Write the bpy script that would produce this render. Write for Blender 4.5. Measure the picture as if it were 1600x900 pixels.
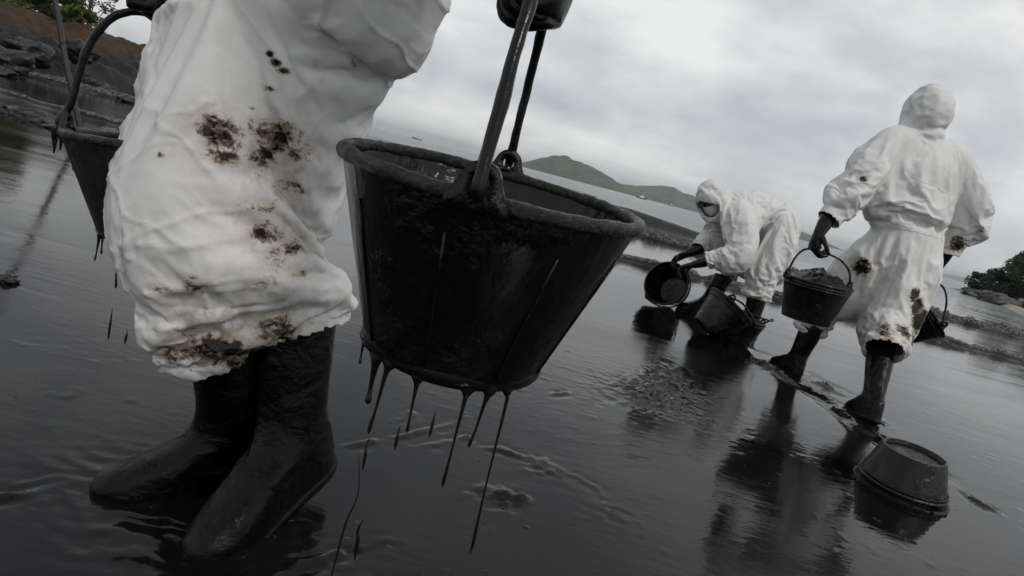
import bpy, bmesh, math, random
import numpy as np
from mathutils import Vector, Matrix, Quaternion, noise as mnoise
from mathutils.bvhtree import BVHTree

for o in list(bpy.data.objects):
    bpy.data.objects.remove(o, do_unlink=True)
SC = bpy.context.scene
COL = SC.collection
R = math.radians
random.seed(7)
rng = np.random.default_rng(11)

# ------------------------------------------------------------------ camera
CAM_H = 0.74
ROLL = R(14.7)
PITCH = math.atan(188 / 1000.0)
cam_d = bpy.data.cameras.new('camera')
cam = bpy.data.objects.new('camera', cam_d)
COL.objects.link(cam)
ca, sa, cp, sp = math.cos(ROLL), math.sin(ROLL), math.cos(PITCH), math.sin(PITCH)
fwd = Vector((0, cp, -sp)); up0 = Vector((0, sp, cp)); x0 = Vector((1, 0, 0))
right = x0 * ca + up0 * sa
up = x0 * -sa + up0 * ca
M4 = Matrix((right, up, -fwd)).transposed().to_4x4()
M4.translation = (0, 0, CAM_H)
cam.matrix_world = M4
cam_d.sensor_width = 36
cam_d.lens = 22.5
cam_d.clip_start = 0.02
cam_d.clip_end = 30000
SC.camera = cam

# ------------------------------------------------------------------ sky, sun, exposure
SUN_EL, SUN_AZ = R(46), R(138)          # azimuth measured clockwise from +Y
world = bpy.data.worlds.new('World')
SC.world = world
world.use_nodes = True
nt = world.node_tree
nt.nodes.clear()
def wn(t, **kw):
    n = nt.nodes.new(t)
    for k, v in kw.items():
        setattr(n, k, v)
    return n
def wl(a, b):
    nt.links.new(a, b)
w_out = wn('ShaderNodeOutputWorld')
w_bg = wn('ShaderNodeBackground')
w_bg.inputs['Strength'].default_value = 0.1
sky = wn('ShaderNodeTexSky', sky_type='NISHITA')
sky.sun_disc = False
sky.sun_elevation = SUN_EL
sky.sun_rotation = SUN_AZ
sky.dust_density = 3.0
tc = wn('ShaderNodeTexCoord')
sep = wn('ShaderNodeSeparateXYZ')
wl(tc.outputs['Generated'], sep.inputs[0])
zc = wn('ShaderNodeMath', operation='MAXIMUM'); zc.inputs[1].default_value = 0.0
wl(sep.outputs['Z'], zc.inputs[0])
za = wn('ShaderNodeMath', operation='ADD'); za.inputs[1].default_value = 0.34
wl(zc.outputs[0], za.inputs[0])
inv = wn('ShaderNodeMath', operation='DIVIDE'); inv.inputs[0].default_value = 1.0
wl(za.outputs[0], inv.inputs[1])
flat = wn('ShaderNodeVectorMath', operation='SCALE')      # the cloud layer as a flat sheet overhead
wl(tc.outputs['Generated'], flat.inputs[0]); wl(inv.outputs[0], flat.inputs['Scale'])
def wnoise(scale, detail, rough, dist, stretch, off=(0, 0, 0)):
    mp = wn('ShaderNodeMapping')
    mp.inputs['Scale'].default_value = stretch
    mp.inputs['Location'].default_value = off
    wl(flat.outputs[0], mp.inputs[0])
    n = wn('ShaderNodeTexNoise')
    n.inputs['Scale'].default_value = scale
    n.inputs['Detail'].default_value = detail
    n.inputs['Roughness'].default_value = rough
    n.inputs['Distortion'].default_value = dist
    wl(mp.outputs[0], n.inputs['Vector'])
    return n.outputs['Fac']
def wramp(src, stops):
    r = wn('ShaderNodeValToRGB')
    e = r.color_ramp.elements
    e[0].position, e[0].color = stops[0][0], (*stops[0][1], 1)
    e[1].position, e[1].color = stops[1][0], (*stops[1][1], 1)
    for p_, c_ in stops[2:]:
        q = e.new(p_); q.color = (*c_, 1)
    wl(src, r.inputs[0])
    return r.outputs[0]
big = wnoise(1.25, 6, 0.5, 0.3, (0.75, 1.2, 1.6), (2.3, 0.7, 0))
mpf = wn('ShaderNodeMapping'); mpf.inputs['Scale'].default_value = (1.0, 1.0, 2.0); mpf.inputs['Location'].default_value = (3.1, 0.4, 1.2)
wl(tc.outputs['Generated'], mpf.inputs[0])
nf = wn('ShaderNodeTexNoise'); nf.inputs['Scale'].default_value = 4.2; nf.inputs['Detail'].default_value = 9; nf.inputs['Roughness'].default_value = 0.52; nf.inputs['Distortion'].default_value = 0.25
wl(mpf.outputs[0], nf.inputs['Vector'])
fine = nf.outputs['Fac']
add = wn('ShaderNodeMath', operation='MULTIPLY_ADD'); add.inputs[1].default_value = 0.5
wl(big, add.inputs[0])
ml = wn('ShaderNodeMath', operation='MULTIPLY'); ml.inputs[1].default_value = 0.5
wl(fine, ml.inputs[0]); wl(ml.outputs[0], add.inputs[2])
cloud = wramp(add.outputs[0], [(0.39, (4.9,5.1,5.5)), (0.61, (9.4,9.4,9.3)), (0.50, (6.9,7.05,7.2))])
# thicker, greyer cloud overhead than towards the horizon
zr = wn('ShaderNodeMapRange')
zr.inputs['From Min'].default_value = 0.0; zr.inputs['From Max'].default_value = 0.95
zr.inputs['To Min'].default_value = 1.06; zr.inputs['To Max'].default_value = 0.72
wl(zc.outputs[0], zr.inputs['Value'])
cm = wn('ShaderNodeVectorMath', operation='SCALE')
wl(cloud, cm.inputs[0]); wl(zr.outputs[0], cm.inputs['Scale'])
mix = wn('ShaderNodeMixRGB'); mix.inputs[0].default_value = 0.93
wl(sky.outputs[0], mix.inputs[1]); wl(cm.outputs[0], mix.inputs[2])
wl(mix.outputs[0], w_bg.inputs['Color'])
wl(w_bg.outputs[0], w_out.inputs['Surface'])

sun_d = bpy.data.lights.new('sun', 'SUN')
sun_d.energy = 1.2
sun_d.angle = R(10)
sun_d.color = (1.0, 0.97, 0.93)
sun = bpy.data.objects.new('sun', sun_d)
COL.objects.link(sun)
sdir = Vector((math.sin(SUN_AZ) * math.cos(SUN_EL), math.cos(SUN_AZ) * math.cos(SUN_EL), math.sin(SUN_EL)))
sun.rotation_euler = sdir.to_track_quat('Z', 'Y').to_euler()
SC.view_settings.view_transform = 'Standard'
SC.view_settings.look = 'None'
SC.view_settings.gamma = 1.0
SC.view_settings.use_curve_mapping = False
SC.view_settings.exposure = 0.0

# ------------------------------------------------------------------ helpers
def V(*a):
    return Vector(a)
def tag(o, label=None, cat=None, group=None, kind=None):
    if label: o['label'] = label
    if cat: o['category'] = cat
    if group: o['group'] = group
    if kind: o['kind'] = kind
    return o
def empty(name, loc):
    o = bpy.data.objects.new(name, None)
    o.empty_display_size = 0.1
    COL.objects.link(o)
    o.location = loc
    return o
def link(name, me, mat=None, parent=None, smooth=True):
    """link a mesh whose vertices are in world space; keep them there under the parent"""
    o = bpy.data.objects.new(name, me)
    COL.objects.link(o)
    if mat and not me.materials:
        me.materials.append(mat)
    if smooth:
        me.polygons.foreach_set('use_smooth', [True] * len(me.polygons))
    if parent is not None:
        o.parent = parent
        bpy.context.view_layer.update()
        o.matrix_parent_inverse = parent.matrix_world.inverted()
    return o
def from_bm(bm, name):
    bmesh.ops.recalc_face_normals(bm, faces=bm.faces)
    me = bpy.data.meshes.new(name)
    bm.to_mesh(me); bm.free()
    return me
def obj(name, bm, mat, parent=None, smooth=True):
    return link(name, from_bm(bm, name), mat, parent, smooth)
def pydata(name, verts, faces):
    me = bpy.data.meshes.new(name)
    me.from_pydata(verts, [], faces)
    me.update()
    return me
def spline(pts, n):
    """Catmull-Rom through rows of numbers"""
    P = np.array([[float(c) for c in p] for p in pts])
    if len(P) < 3:
        t = np.linspace(0, 1, n)[:, None]
        return P[0] * (1 - t) + P[-1] * t
    Q = np.vstack([2 * P[0] - P[1], P, 2 * P[-1] - P[-2]])
    out = []
    for u in np.linspace(0, len(P) - 1 - 1e-9, n):
        i = int(u); t = u - i
        a, b, c, d = Q[i], Q[i + 1], Q[i + 2], Q[i + 3]
        out.append(0.5 * (2 * b + (c - a) * t + (2 * a - 5 * b + 4 * c - d) * t * t + (3 * b - a - 3 * c + d) * t ** 3))
    return np.array(out)
def tube(bm, pts, rads, seg=12, side=None, cap=True, n=None, jitter=0):
    """loft of ellipses; rads are r or (a along side, b across)"""
    rr = [(r, r) if isinstance(r, (int, float)) else tuple(r) for r in rads]
    rows = [(*p, *r) for p, r in zip(pts, rr)]
    S = spline(rows, n or max(2, (len(rows) - 1) * 5 + 1)) if (n or len(rows) > 2) else np.array(rows, float)
    rings = []
    prev = Vector(side) if side is not None else None
    for i in range(len(S)):
        p = Vector(S[i, :3])
        t = Vector(S[min(i + 1, len(S) - 1), :3]) - Vector(S[max(i - 1, 0), :3])
        t.normalize()
        if prev is None:
            prev = t.orthogonal()
        e1 = prev - t * prev.dot(t)
        if e1.length < 1e-5: e1 = t.orthogonal()
        e1.normalize()
        if side is None: prev = e1
        e2 = t.cross(e1)
        a, b = max(S[i, 3], 1e-4), max(S[i, 4], 1e-4)
        ring = []
        for k in range(seg):
            th = 2 * math.pi * k / seg
            j = 1 + (random.uniform(-jitter, jitter) if jitter else 0)
            ring.append(bm.verts.new(p + e1 * (a * j * math.cos(th)) + e2 * (b * j * math.sin(th))))
        rings.append(ring)
    for r0, r1 in zip(rings, rings[1:]):
        for k in range(seg):
            bm.faces.new((r0[k], r0[(k + 1) % seg], r1[(k + 1) % seg], r1[k]))
    if cap:
        bm.faces.new(list(reversed(rings[0]))); bm.faces.new(rings[-1])
    return rings
def ball(bm, c, r, axes=None, seg=14, rings=9):
    rx, ry, rz = (r, r, r) if isinstance(r, (int, float)) else r
    ax = axes or (V(1, 0, 0), V(0, 1, 0), V(0, 0, 1))
    c = Vector(c); rows = []
    for i in range(1, rings):
        ph = math.pi * i / rings
        rows.append([bm.verts.new(c + ax[0] * (rx * math.sin(ph) * math.cos(2 * math.pi * k / seg)) + ax[1] * (ry * math.sin(ph) * math.sin(2 * math.pi * k / seg)) + ax[2] * (rz * math.cos(ph))) for k in range(seg)])
    t = bm.verts.new(c + ax[2] * rz); b = bm.verts.new(c - ax[2] * rz)
    for k in range(seg):
        bm.faces.new((t, rows[0][k], rows[0][(k + 1) % seg])); bm.faces.new((b, rows[-1][(k + 1) % seg], rows[-1][k]))
        for q in range(len(rows) - 1):
            bm.faces.new((rows[q][k], rows[q + 1][k], rows[q + 1][(k + 1) % seg], rows[q][(k + 1) % seg]))
def evaluated(o):
    dg = bpy.context.evaluated_depsgraph_get()
    return bpy.data.meshes.new_from_object(o.evaluated_get(dg), depsgraph=dg)
def remesh(bm, voxel, smooth=6, name='tmp', fac=0.5):
    """melt overlapping solids of a bmesh into one closed surface"""
    o = link(name, from_bm(bm, name), smooth=False)
    m = o.modifiers.new('r', 'REMESH'); m.mode = 'VOXEL'; m.voxel_size = voxel
    if smooth:
        s = o.modifiers.new('s', 'SMOOTH'); s.iterations = smooth; s.factor = fac
    me = evaluated(o)
    old = o.data
    bpy.data.objects.remove(o); bpy.data.meshes.remove(old)
    me.name = name
    return me
def coords(me):
    a = np.empty(len(me.vertices) * 3, np.float32); me.vertices.foreach_get('co', a); return a.reshape(-1, 3)
def normals(me):
    a = np.empty(len(me.vertices) * 3, np.float32); me.vertices.foreach_get('normal', a); return a.reshape(-1, 3)
def set_coords(me, a):
    me.vertices.foreach_set('co', np.ascontiguousarray(a, np.float32).ravel()); me.update()
# value noise on numpy arrays
_perm = rng.random((64, 64, 64)).astype(np.float32)
def vnoise(x, y, z=0.0):
    x, y, z = np.broadcast_arrays(np.asarray(x, np.float64), np.asarray(y, np.float64), np.asarray(z, np.float64))
    xi, yi, zi = np.floor(x).astype(int), np.floor(y).astype(int), np.floor(z).astype(int)
    fx, fy, fz = x - xi, y - yi, z - zi
    fx, fy, fz = (f * f * (3 - 2 * f) for f in (fx, fy, fz))
    def g(a, b, c): return _perm[(xi + a) & 63, (yi + b) & 63, (zi + c) & 63]
    def l(a, b, t): return a + (b - a) * t
    return l(l(l(g(0,0,0), g(1,0,0), fx), l(g(0,1,0), g(1,1,0), fx), fy), l(l(g(0,0,1), g(1,0,1), fx), l(g(0,1,1), g(1,1,1), fx), fy), fz) * 2 - 1
def fbm(x, y, z=0.0, o=4):
    s = 0; a = 1.0
    for k in range(o):
        s = s + a * vnoise(np.asarray(x) * 2 ** k + 7.3 * k, np.asarray(y) * 2 ** k + 3.1 * k, np.asarray(z) * 2 ** k); a *= 0.5
    return s

# ------------------------------------------------------------------ materials
class NT:
    def __init__(self, name):
        self.m = bpy.data.materials.new(name); self.m.use_nodes = True
        self.t = self.m.node_tree
        self.b = self.t.nodes['Principled BSDF']
        self.out = self.t.nodes['Material Output']
    def n(self, typ, **kw):
        q = self.t.nodes.new(typ)
        for k, v in kw.items(): setattr(q, k, v)
        return q
    def l(self, a, b): self.t.links.new(a, b)
    def val(self, v, sock):
        if isinstance(v, (int, float)): sock.default_value = v
        elif isinstance(v, tuple): sock.default_value = v if len(v) != 3 or len(sock.default_value) == 3 else (*v, 1)
        else: self.l(v, sock)
    def pos(self, obj_space=False):
        return self.n('ShaderNodeTexCoord').outputs['Object'] if obj_space else self.n('ShaderNodeNewGeometry').outputs['Position']
    def noise(self, vec, scale, detail=4, rough=0.55, dist=0.0, stretch=None):
        if stretch:
            mp = self.n('ShaderNodeMapping'); mp.inputs['Scale'].default_value = stretch
            self.l(vec, mp.inputs[0]); vec = mp.outputs[0]
        q = self.n('ShaderNodeTexNoise')
        q.inputs['Scale'].default_value = scale; q.inputs['Detail'].default_value = detail
        q.inputs['Roughness'].default_value = rough; q.inputs['Distortion'].default_value = dist
        self.l(vec, q.inputs['Vector'])
        return q.outputs['Fac']
    def math(self, op, a, b=0.0, c=0.0, clamp=False):
        q = self.n('ShaderNodeMath', operation=op); q.use_clamp = clamp
        self.val(a, q.inputs[0]); self.val(b, q.inputs[1]); self.val(c, q.inputs[2])
        return q.outputs[0]
    def rng(self, v, a, b, c=0.0, d=1.0, smooth=True):
        q = self.n('ShaderNodeMapRange'); q.interpolation_type = 'SMOOTHSTEP' if smooth else 'LINEAR'
        self.l(v, q.inputs['Value'])
        for k, x in zip(('From Min', 'From Max', 'To Min', 'To Max'), (a, b, c, d)): q.inputs[k].default_value = x
        return q.outputs[0]
    def mix(self, f, a, b):
        q = self.n('ShaderNodeMixRGB')
        self.val(f, q.inputs[0]); self.val(a, q.inputs[1]); self.val(b, q.inputs[2])
        return q.outputs[0]
    def bump(self, h, strength, dist=0.01, normal=None):
        q = self.n('ShaderNodeBump'); q.inputs['Strength'].default_value = strength; q.inputs['Distance'].default_value = dist
        self.l(h, q.inputs['Height'])
        if normal: self.l(normal, q.inputs['Normal'])
        return q.outputs[0]
    def attr(self, name):
        return self.n('ShaderNodeAttribute', attribute_name=name).outputs['Fac']
    def set(self, base=None, rough=None, normal=None, ior=None, spec=None, metal=None, alpha=None):
        for k, v in (('Base Color', base), ('Roughness', rough), ('Normal', normal), ('IOR', ior), ('Specular IOR Level', spec), ('Metallic', metal)):
            if v is not None: self.val(v, self.b.inputs[k])
        return self.m

def mat_suit():
    m = NT('white_coverall_cloth')
    p = m.pos(True)
    st = m.attr('stain')
    n1 = m.noise(p, 46, 10, 0.70, 1.1)
    n2 = m.noise(p, 13, 6, 0.62, 0.8)
    n3_ = m.noise(p, 34, 8, 0.68, 0.9, (1.0, 1.0, 1.8))
    s = m.math('ADD', m.math('ADD', m.math('MULTIPLY', n1, 0.35), m.math('MULTIPLY', n3_, 0.35)), m.math('MULTIPLY', n2, 0.30))
    s = m.math('ADD', s, m.math('MULTIPLY', st, 0.385))
    black = m.rng(s, 0.748, 0.772)
    brown = m.rng(s, 0.672, 0.745)
    haze = m.rng(s, 0.56, 0.70)
    cl = m.noise(p, 3.0, 3, 0.5)
    base = m.mix(m.rng(cl, 0.3, 0.7), (0.64, 0.635, 0.625), (0.70, 0.70, 0.69))
    grime = m.attr('grime')
    base = m.mix(m.math('MULTIPLY', grime, m.rng(m.noise(p, 30, 6, 0.65), 0.38, 0.66)), base, (0.22, 0.17, 0.12))
    base = m.mix(m.math('MULTIPLY', haze, 0.35), base, (0.45, 0.37, 0.27))
    base = m.mix(m.math('MULTIPLY', brown, 0.85), base, (0.085, 0.05, 0.025))
    base = m.mix(black, base, (0.008, 0.007, 0.006))
    # crumple of thin non-woven cloth: angular facets with sharp creases
    def facets(scale, off, stretch):
        mp = m.n('ShaderNodeMapping'); mp.inputs['Scale'].default_value = stretch; mp.inputs['Location'].default_value = off; mp.inputs['Rotation'].default_value = (.4, .7, .3)
        m.l(p, mp.inputs[0])
        dn = m.n('ShaderNodeTexNoise'); dn.inputs['Scale'].default_value = scale * .6; dn.inputs['Detail'].default_value = 3
        m.l(mp.outputs[0], dn.inputs['Vector'])
        ad = m.n('ShaderNodeVectorMath', operation='MULTIPLY_ADD'); m.l(dn.outputs['Color'], ad.inputs[0]); ad.inputs[1].default_value = (.9 / scale,) * 3; m.l(mp.outputs[0], ad.inputs[2])
        v = m.n('ShaderNodeTexVoronoi', distance='MANHATTAN'); v.inputs['Scale'].default_value = scale; m.l(ad.outputs[0], v.inputs['Vector'])
        return v.outputs['Distance']
    b0 = m.bump(facets(8.0, (0, 0, 0), (.75, .75, 1.3)), 0.05, 0.012)
    b1 = m.bump(facets(19.0, (3, 1, 2), (1, 1, 1.5)), 0.07, 0.006, b0)
    b2 = m.bump(m.noise(p, 110, 5, 0.6, 0.8), 0.10, 0.003, b1)
    b3 = m.bump(black, 0.6, 0.003, b2)
    return m.set(base, m.rng(black, 0, 1, 0.62, 0.18), b3, spec=0.35)
def mat_oil(name='crude_oil', rough=0.12, base=(0.006, 0.0055, 0.005)):
    m = NT(name)
    p = m.pos(True)
    n = m.noise(p, 60, 4, 0.6)
    return m.set(base, m.rng(n, 0.3, 0.7, rough * 0.7, rough * 1.4), m.bump(n, 0.25, 0.003), ior=1.5)
def mat_plastic(name, gloss=0.3, grit=0.5, base=0.011):
    m = NT(name)
    p = m.pos(True)
    n = m.noise(p, 45, 8, 0.7, 0.5)
    run = m.noise(p, 20, 6, 0.65, 0.6, (1, 1, 0.16))
    g = m.rng(n, 0.52, 0.72)
    col = m.mix(m.math('MULTIPLY', g, grit), (base, base, base), (0.05, 0.046, 0.04))
    col = m.mix(m.rng(run, 0.50, 0.64, 0, 0.8), col, (0.004, 0.004, 0.004))
    rg = m.rng(run, 0.42, 0.62, gloss + 0.2, gloss - 0.12)
    fine_n = m.noise(p, 260, 5, 0.6)
    wet = m.rng(m.noise(p, 9, 5, 0.6), 0.48, 0.62)
    lump = m.math('MULTIPLY', m.noise(p, 75, 5, 0.65), wet)
    return m.set(col, rg, m.bump(fine_n, 0.3 * grit + 0.1, 0.002, m.bump(lump, 0.5, 0.010, m.bump(run, 0.5, 0.006))), ior=1.45, spec=0.4)
def mat_sludge_rim():
    m = NT('sludge_crusted_rim')
    p = m.pos(True)
    n = m.noise(p, 130, 6, 0.7); n2 = m.noise(p, 30, 5, 0.6)
    col = m.mix(m.rng(n, 0.45, 0.7), (0.006, 0.0055, 0.005), (0.035, 0.032, 0.028))
    return m.set(col, m.rng(n2, 0.35, 0.65, 0.15, 0.5), m.bump(n, 0.9, 0.006, m.bump(n2, 0.6, 0.01)), ior=1.48, spec=0.4)
def mat_rubber(name='black_boot_rubber'):
    m = NT(name)
    p = m.pos(True)
    n = m.noise(p, 18, 6, 0.6, 0.8)
    drip = m.noise(p, 30, 6, 0.65, 1.5)
    rg = m.rng(drip, 0.40, 0.60, 0.04, 0.16)
    return m.set((0.0016, 0.0016, 0.0016), rg, m.bump(drip, 0.35, 0.004, m.bump(n, 0.7, 0.012)), ior=1.5, spec=0.22)
def mat_glove():
    m = NT('black_glove_rubber')
    p = m.pos(True)
    n = m.noise(p, 40, 5, 0.6)
    return m.set((0.005, 0.005, 0.005), m.rng(n, 0.3, 0.7, 0.12, 0.4), m.bump(n, 0.4, 0.003), ior=1.5, spec=0.28)
def mat_plain(name, col, rough=0.6, nscale=20, var=0.3, bump=0.2, bdist=0.005):
    m = NT(name)
    p = m.pos(True)
    n = m.noise(p, nscale, 6, 0.62)
    c2 = tuple(c * (1 - var) for c in col); c3 = tuple(min(c * (1 + var), 1) for c in col)
    return m.set(m.mix(m.rng(n, 0.3, 0.7), c2, c3), rough, m.bump(n, bump, bdist))
MAT = dict(suit=mat_suit(), oil=mat_oil(), still=NT('still_oil').set((0.005, 0.0045, 0.004), 0.03, ior=1.45), thick=mat_oil('thick_oil_sludge', 0.22, (0.009, 0.008, 0.007)),
           bucket=mat_plastic('oiled_black_plastic', 0.18, 0.12, 0.0035), bucket_old=mat_plastic('gritty_black_plastic', 0.38, 0.9, 0.014),
           boot=mat_rubber(), sludge_rim=mat_sludge_rim(), glove=mat_glove(),
           skin=mat_plain('tanned_skin', (0.20, 0.10, 0.065), 0.5, 30, 0.12, 0.1),
           mask=mat_plain('white_mask_cloth', (0.72, 0.72, 0.71), 0.7, 40, 0.04, 0.2),
           hair=mat_plain('black_hair', (0.01, 0.009, 0.008), 0.5, 80, 0.3, 0.5),
           eye=mat_plain('dark_eye', (0.02, 0.012, 0.01), 0.15, 50, 0.2, 0.0))
# ------------------------------------------------------------------ the setting
def axis_pts(segs):
    """segs: (start, end, step at start, step at end) -> increasing coordinates"""
    out = []
    for a, b, s0, s1 in segs:
        x = a
        while x < b - 1e-6:
            out.append(x)
            t = (x - a) / (b - a)
            x += s0 * (s1 / s0) ** t
    out.append(segs[-1][1])
    return np.array(out)
def grid_mesh(name, xs, ys, zf):
    X, Y = np.meshgrid(xs, ys)
    Z = zf(X, Y)
    nx, ny = len(xs), len(ys)
    co = np.stack([X, Y, Z], -1).reshape(-1, 3).astype(np.float32)
    i = np.arange(nx * ny).reshape(ny, nx)
    q = np.stack([i[:-1, :-1], i[:-1, 1:], i[1:, 1:], i[1:, :-1]], -1).reshape(-1, 4)
    me = bpy.data.meshes.new(name)
    me.vertices.add(len(co)); me.vertices.foreach_set('co', co.ravel())
    me.loops.add(q.size); me.loops.foreach_set('vertex_index', q.ravel().astype(np.int32))
    me.polygons.add(len(q)); me.polygons.foreach_set('loop_start', np.arange(0, q.size, 4, dtype=np.int32))
    me.update()
    return me
# marks dragged into the oily sand: (points on the ground, width, height)
def seg_dist(X, Y, pts):
    d = np.full(X.shape, 9.0); tt = np.zeros(X.shape)
    for k, ((ax, ay), (bx, by)) in enumerate(zip(pts, pts[1:])):
        vx, vy = bx - ax, by - ay
        t = np.clip(((X - ax) * vx + (Y - ay) * vy) / (vx * vx + vy * vy + 1e-9), 0, 1)
        q = np.hypot(X - ax - t * vx, Y - ay - t * vy)
        m = q < d
        d = np.where(m, q, d); tt = np.where(m, k + t, tt)
    return d, tt
RIDGES = [
    # swash edge running from behind the walker to the upturned bucket and on to the right
    ([(1.53, 4.3), (1.48, 3.71), (1.59, 3.44), (1.68, 3.15), (1.68, 2.82), (1.73, 2.60), (1.78, 2.45)], 0.030, 0.016),
    ([(1.79, 2.42), (1.82, 2.30), (1.84, 2.12), (1.86, 1.98), (1.95, 1.7)], 0.012, 0.008),
    ([(-0.40, 1.33), (-0.3, 1.4), (-0.18, 1.55), (-0.04, 1.74), (0.08, 1.97), (0.24, 2.15), (0.37, 2.32)], 0.009, 0.007),
    ([(-0.19, 1.42), (-0.23, 1.31), (-0.26, 1.24)], 0.008, 0.010), ([(-0.22, 1.42), (-0.09, 1.56), (-0.02, 1.64)], 0.008, 0.007),
    ([(-0.02, 1.58), (0.08, 1.62), (0.14, 1.6), (0.17, 1.58)], 0.007, 0.006), ([(-0.15, 1.04), (-0.06, 1.13), (0.04, 1.22), (0.11, 1.32)], 0.006, 0.009),
    ([(-0.25, 1.06), (-0.19, 1.11), (-0.11, 1.2), (-0.05, 1.27)], 0.006, 0.007), ([(-0.30, 0.90), (-0.22, 0.98), (-0.17, 1.02)], 0.008, 0.009),
    ([(0.22, 1.53), (0.29, 1.57), (0.35, 1.54), (0.38, 1.43), (0.4, 1.35)], 0.008, 0.003), ([(0.5, 2.2), (0.61, 2.45), (0.75, 2.68), (0.88, 3.01)], 0.03, 0.008),
    ([(-0.24, 1.61), (-0.19, 1.72)], 0.008, 0.004), ([(-0.74, 0.98), (-0.70, 1.05)], 0.005, 0.006), ([(-0.69, 1.0), (-0.67, 1.04)], 0.004, 0.005), ([(-0.75, 0.92), (-0.7, 0.98), (-0.64, 1.01)], 0.008, 0.008),
    ([(1.65, 3.86), (1.75, 3.57), (1.81, 3.45)], 0.05, 0.02),
]
HOLES = [(0.08, 1.36, 0.05, 0.010), (0.13, 1.38, 0.03, 0.009), (0.19, 1.57, 0.06, 0.006), (0.38, 1.42, 0.05, 0.003), (1.60, 3.60, 0.14, 0.02), (1.80, 3.02, 0.1, 0.015), (0.63, 2.45, 0.14, 0.016), (0.78, 2.7, 0.12, 0.012)]
STEPS = [(-0.34, 0.96, 0.26, 0.16), (-0.54, 1.06, 0.26, 0.16)]            # churned oil round the nearest boots
def ridge_n(n):
    return np.clip(1 - np.abs(n), 0, 1) ** 14
def beach_z(X, Y):
    z = -0.010 * np.clip(Y - 6.0, 0, 9) ** 1.3
    z = z + 0.0012 * fbm(X * 1.3, Y * 1.3, 0.2, 3)
    wob = np.clip(fbm(X * 11, Y * 11, 3.3, 3) * 1.6 + 0.15, 0, 1)
    wx, wy = X + 0.02 * fbm(X * 9, Y * 9, 1.1, 3), Y + 0.02 * fbm(X * 9, Y * 9, 5.7, 3)
    near = (X > -1.2) & (X < 3.2) & (Y > 0.4) & (Y < 5.4)
    Xn, Yn = wx[near], wy[near]
    dz = np.zeros(Xn.shape)
    gr = fbm(Xn * 60, Yn * 60, 0.5, 3)
    for k_, (pts, w, h) in enumerate(RIDGES):
        d, _ = seg_dist(Xn, Yn, pts)
        wb = wob[near] if k_ else .75 + .25 * wob[near]
        dz += h * np.exp(-(d / w) ** 2) * wb * (1 + 0.5 * gr) - 0.45 * h * np.exp(-((d - 2.0 * w) / w) ** 2) * wb
    for x, y, r, h in HOLES:
        d = np.hypot(Xn - x, Yn - y) / r
        dz += h * np.exp(-d ** 2) * (0.3 + 1.1 * gr)
    for x, y, rx, ry in STEPS:
        d = np.sqrt(((Xn - x) / rx) ** 2 + ((Yn - y) / ry) ** 2)
        dz += 0.005 * np.exp(-d ** 2 * 2.2) * (fbm(Xn * 26 + Yn * 10, Yn * 70, 2.2, 4))
    # small clots and pits
    c = fbm(Xn * 34, Yn * 34, 8.1, 2)
    patch = np.clip(fbm(Xn * 1.7, Yn * 1.7, 4.4, 3) + 0.05, 0, 1)
    dz += 0.006 * np.clip(c - 0.75, 0, 1) * (0.25 + patch)
    # shallow scuffs dragged along the shore
    sc = ridge_n(vnoise(Xn * 5 + Yn * 2.5, Yn * 16 - Xn * 7, 2.2)) * np.clip(fbm(Xn * 2.2, Yn * 2.2, 7.7, 3) - .1, 0, 1)
    dz += 0.002 * sc * (.6 + .6 * gr)
    z[near] += dz
    return z
def mat_beach():
    m = NT('oily_beach_film')
    p = m.pos()
    rip = m.noise(p, 7, 4, 0.5, 0.3, (0.35, 1.0, 1.0))
    rip2 = m.noise(p, 42, 4, 0.55, 0.4, (0.45, 1.0, 1.0))
    speck = m.noise(p, 120, 3, 0.6)
    streak = m.noise(p, 2.4, 6, 0.62, 0.6, (0.16, 1.0, 1.0))
    patch = m.noise(p, 0.8, 4, 0.55, 0.5)
    sp = m.rng(speck, 0.69, 0.74)
    col = m.mix(m.rng(patch, 0.35, 0.7), (0.0035, 0.0035, 0.004), (0.008, 0.0072, 0.0062))
    col = m.mix(sp, col, (0.03, 0.026, 0.02))
    rough = m.math('ADD', m.rng(streak, 0.42, 0.70, 0.03, 0.17), m.rng(patch, 0.3, 0.75, 0.0, 0.04))
    sepx = m.n('ShaderNodeSeparateXYZ'); m.l(p, sepx.inputs[0])
    far = m.rng(sepx.outputs['Y'], 1.5, 6.0, 1.0, 0.35)
    b0 = m.bump(streak, 0.25, 0.012)
    b1 = m.bump(rip, 0.07, 0.012, b0)
    b2 = m.bump(rip2, 0.22, 0.0022, b1)
    b3 = m.bump(sp, 0.5, 0.004, b2)
    return m.set(col, rough, b3, ior=1.33)
xs = axis_pts([(-40, -14, 3, .8), (-14, -3, .7, .08), (-3, -1.1, .07, .012), (-1.1, 2.2, .010, .011), (2.2, 3.4, .012, .06), (3.4, 14, .08, .7), (14, 40, .8, 3)])
ys = axis_pts([(-12, -2, 1.5, .3), (-2, 0.55, .3, .012), (0.55, 2.6, .009, .010), (2.6, 5.5, .011, .04), (5.5, 16, .045, .35)])
beach = tag(link('oily_beach', grid_mesh('oily_beach', xs, ys, beach_z), mat_beach()), 'flat black oil-covered wet beach', None, None, 'structure')

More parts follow.
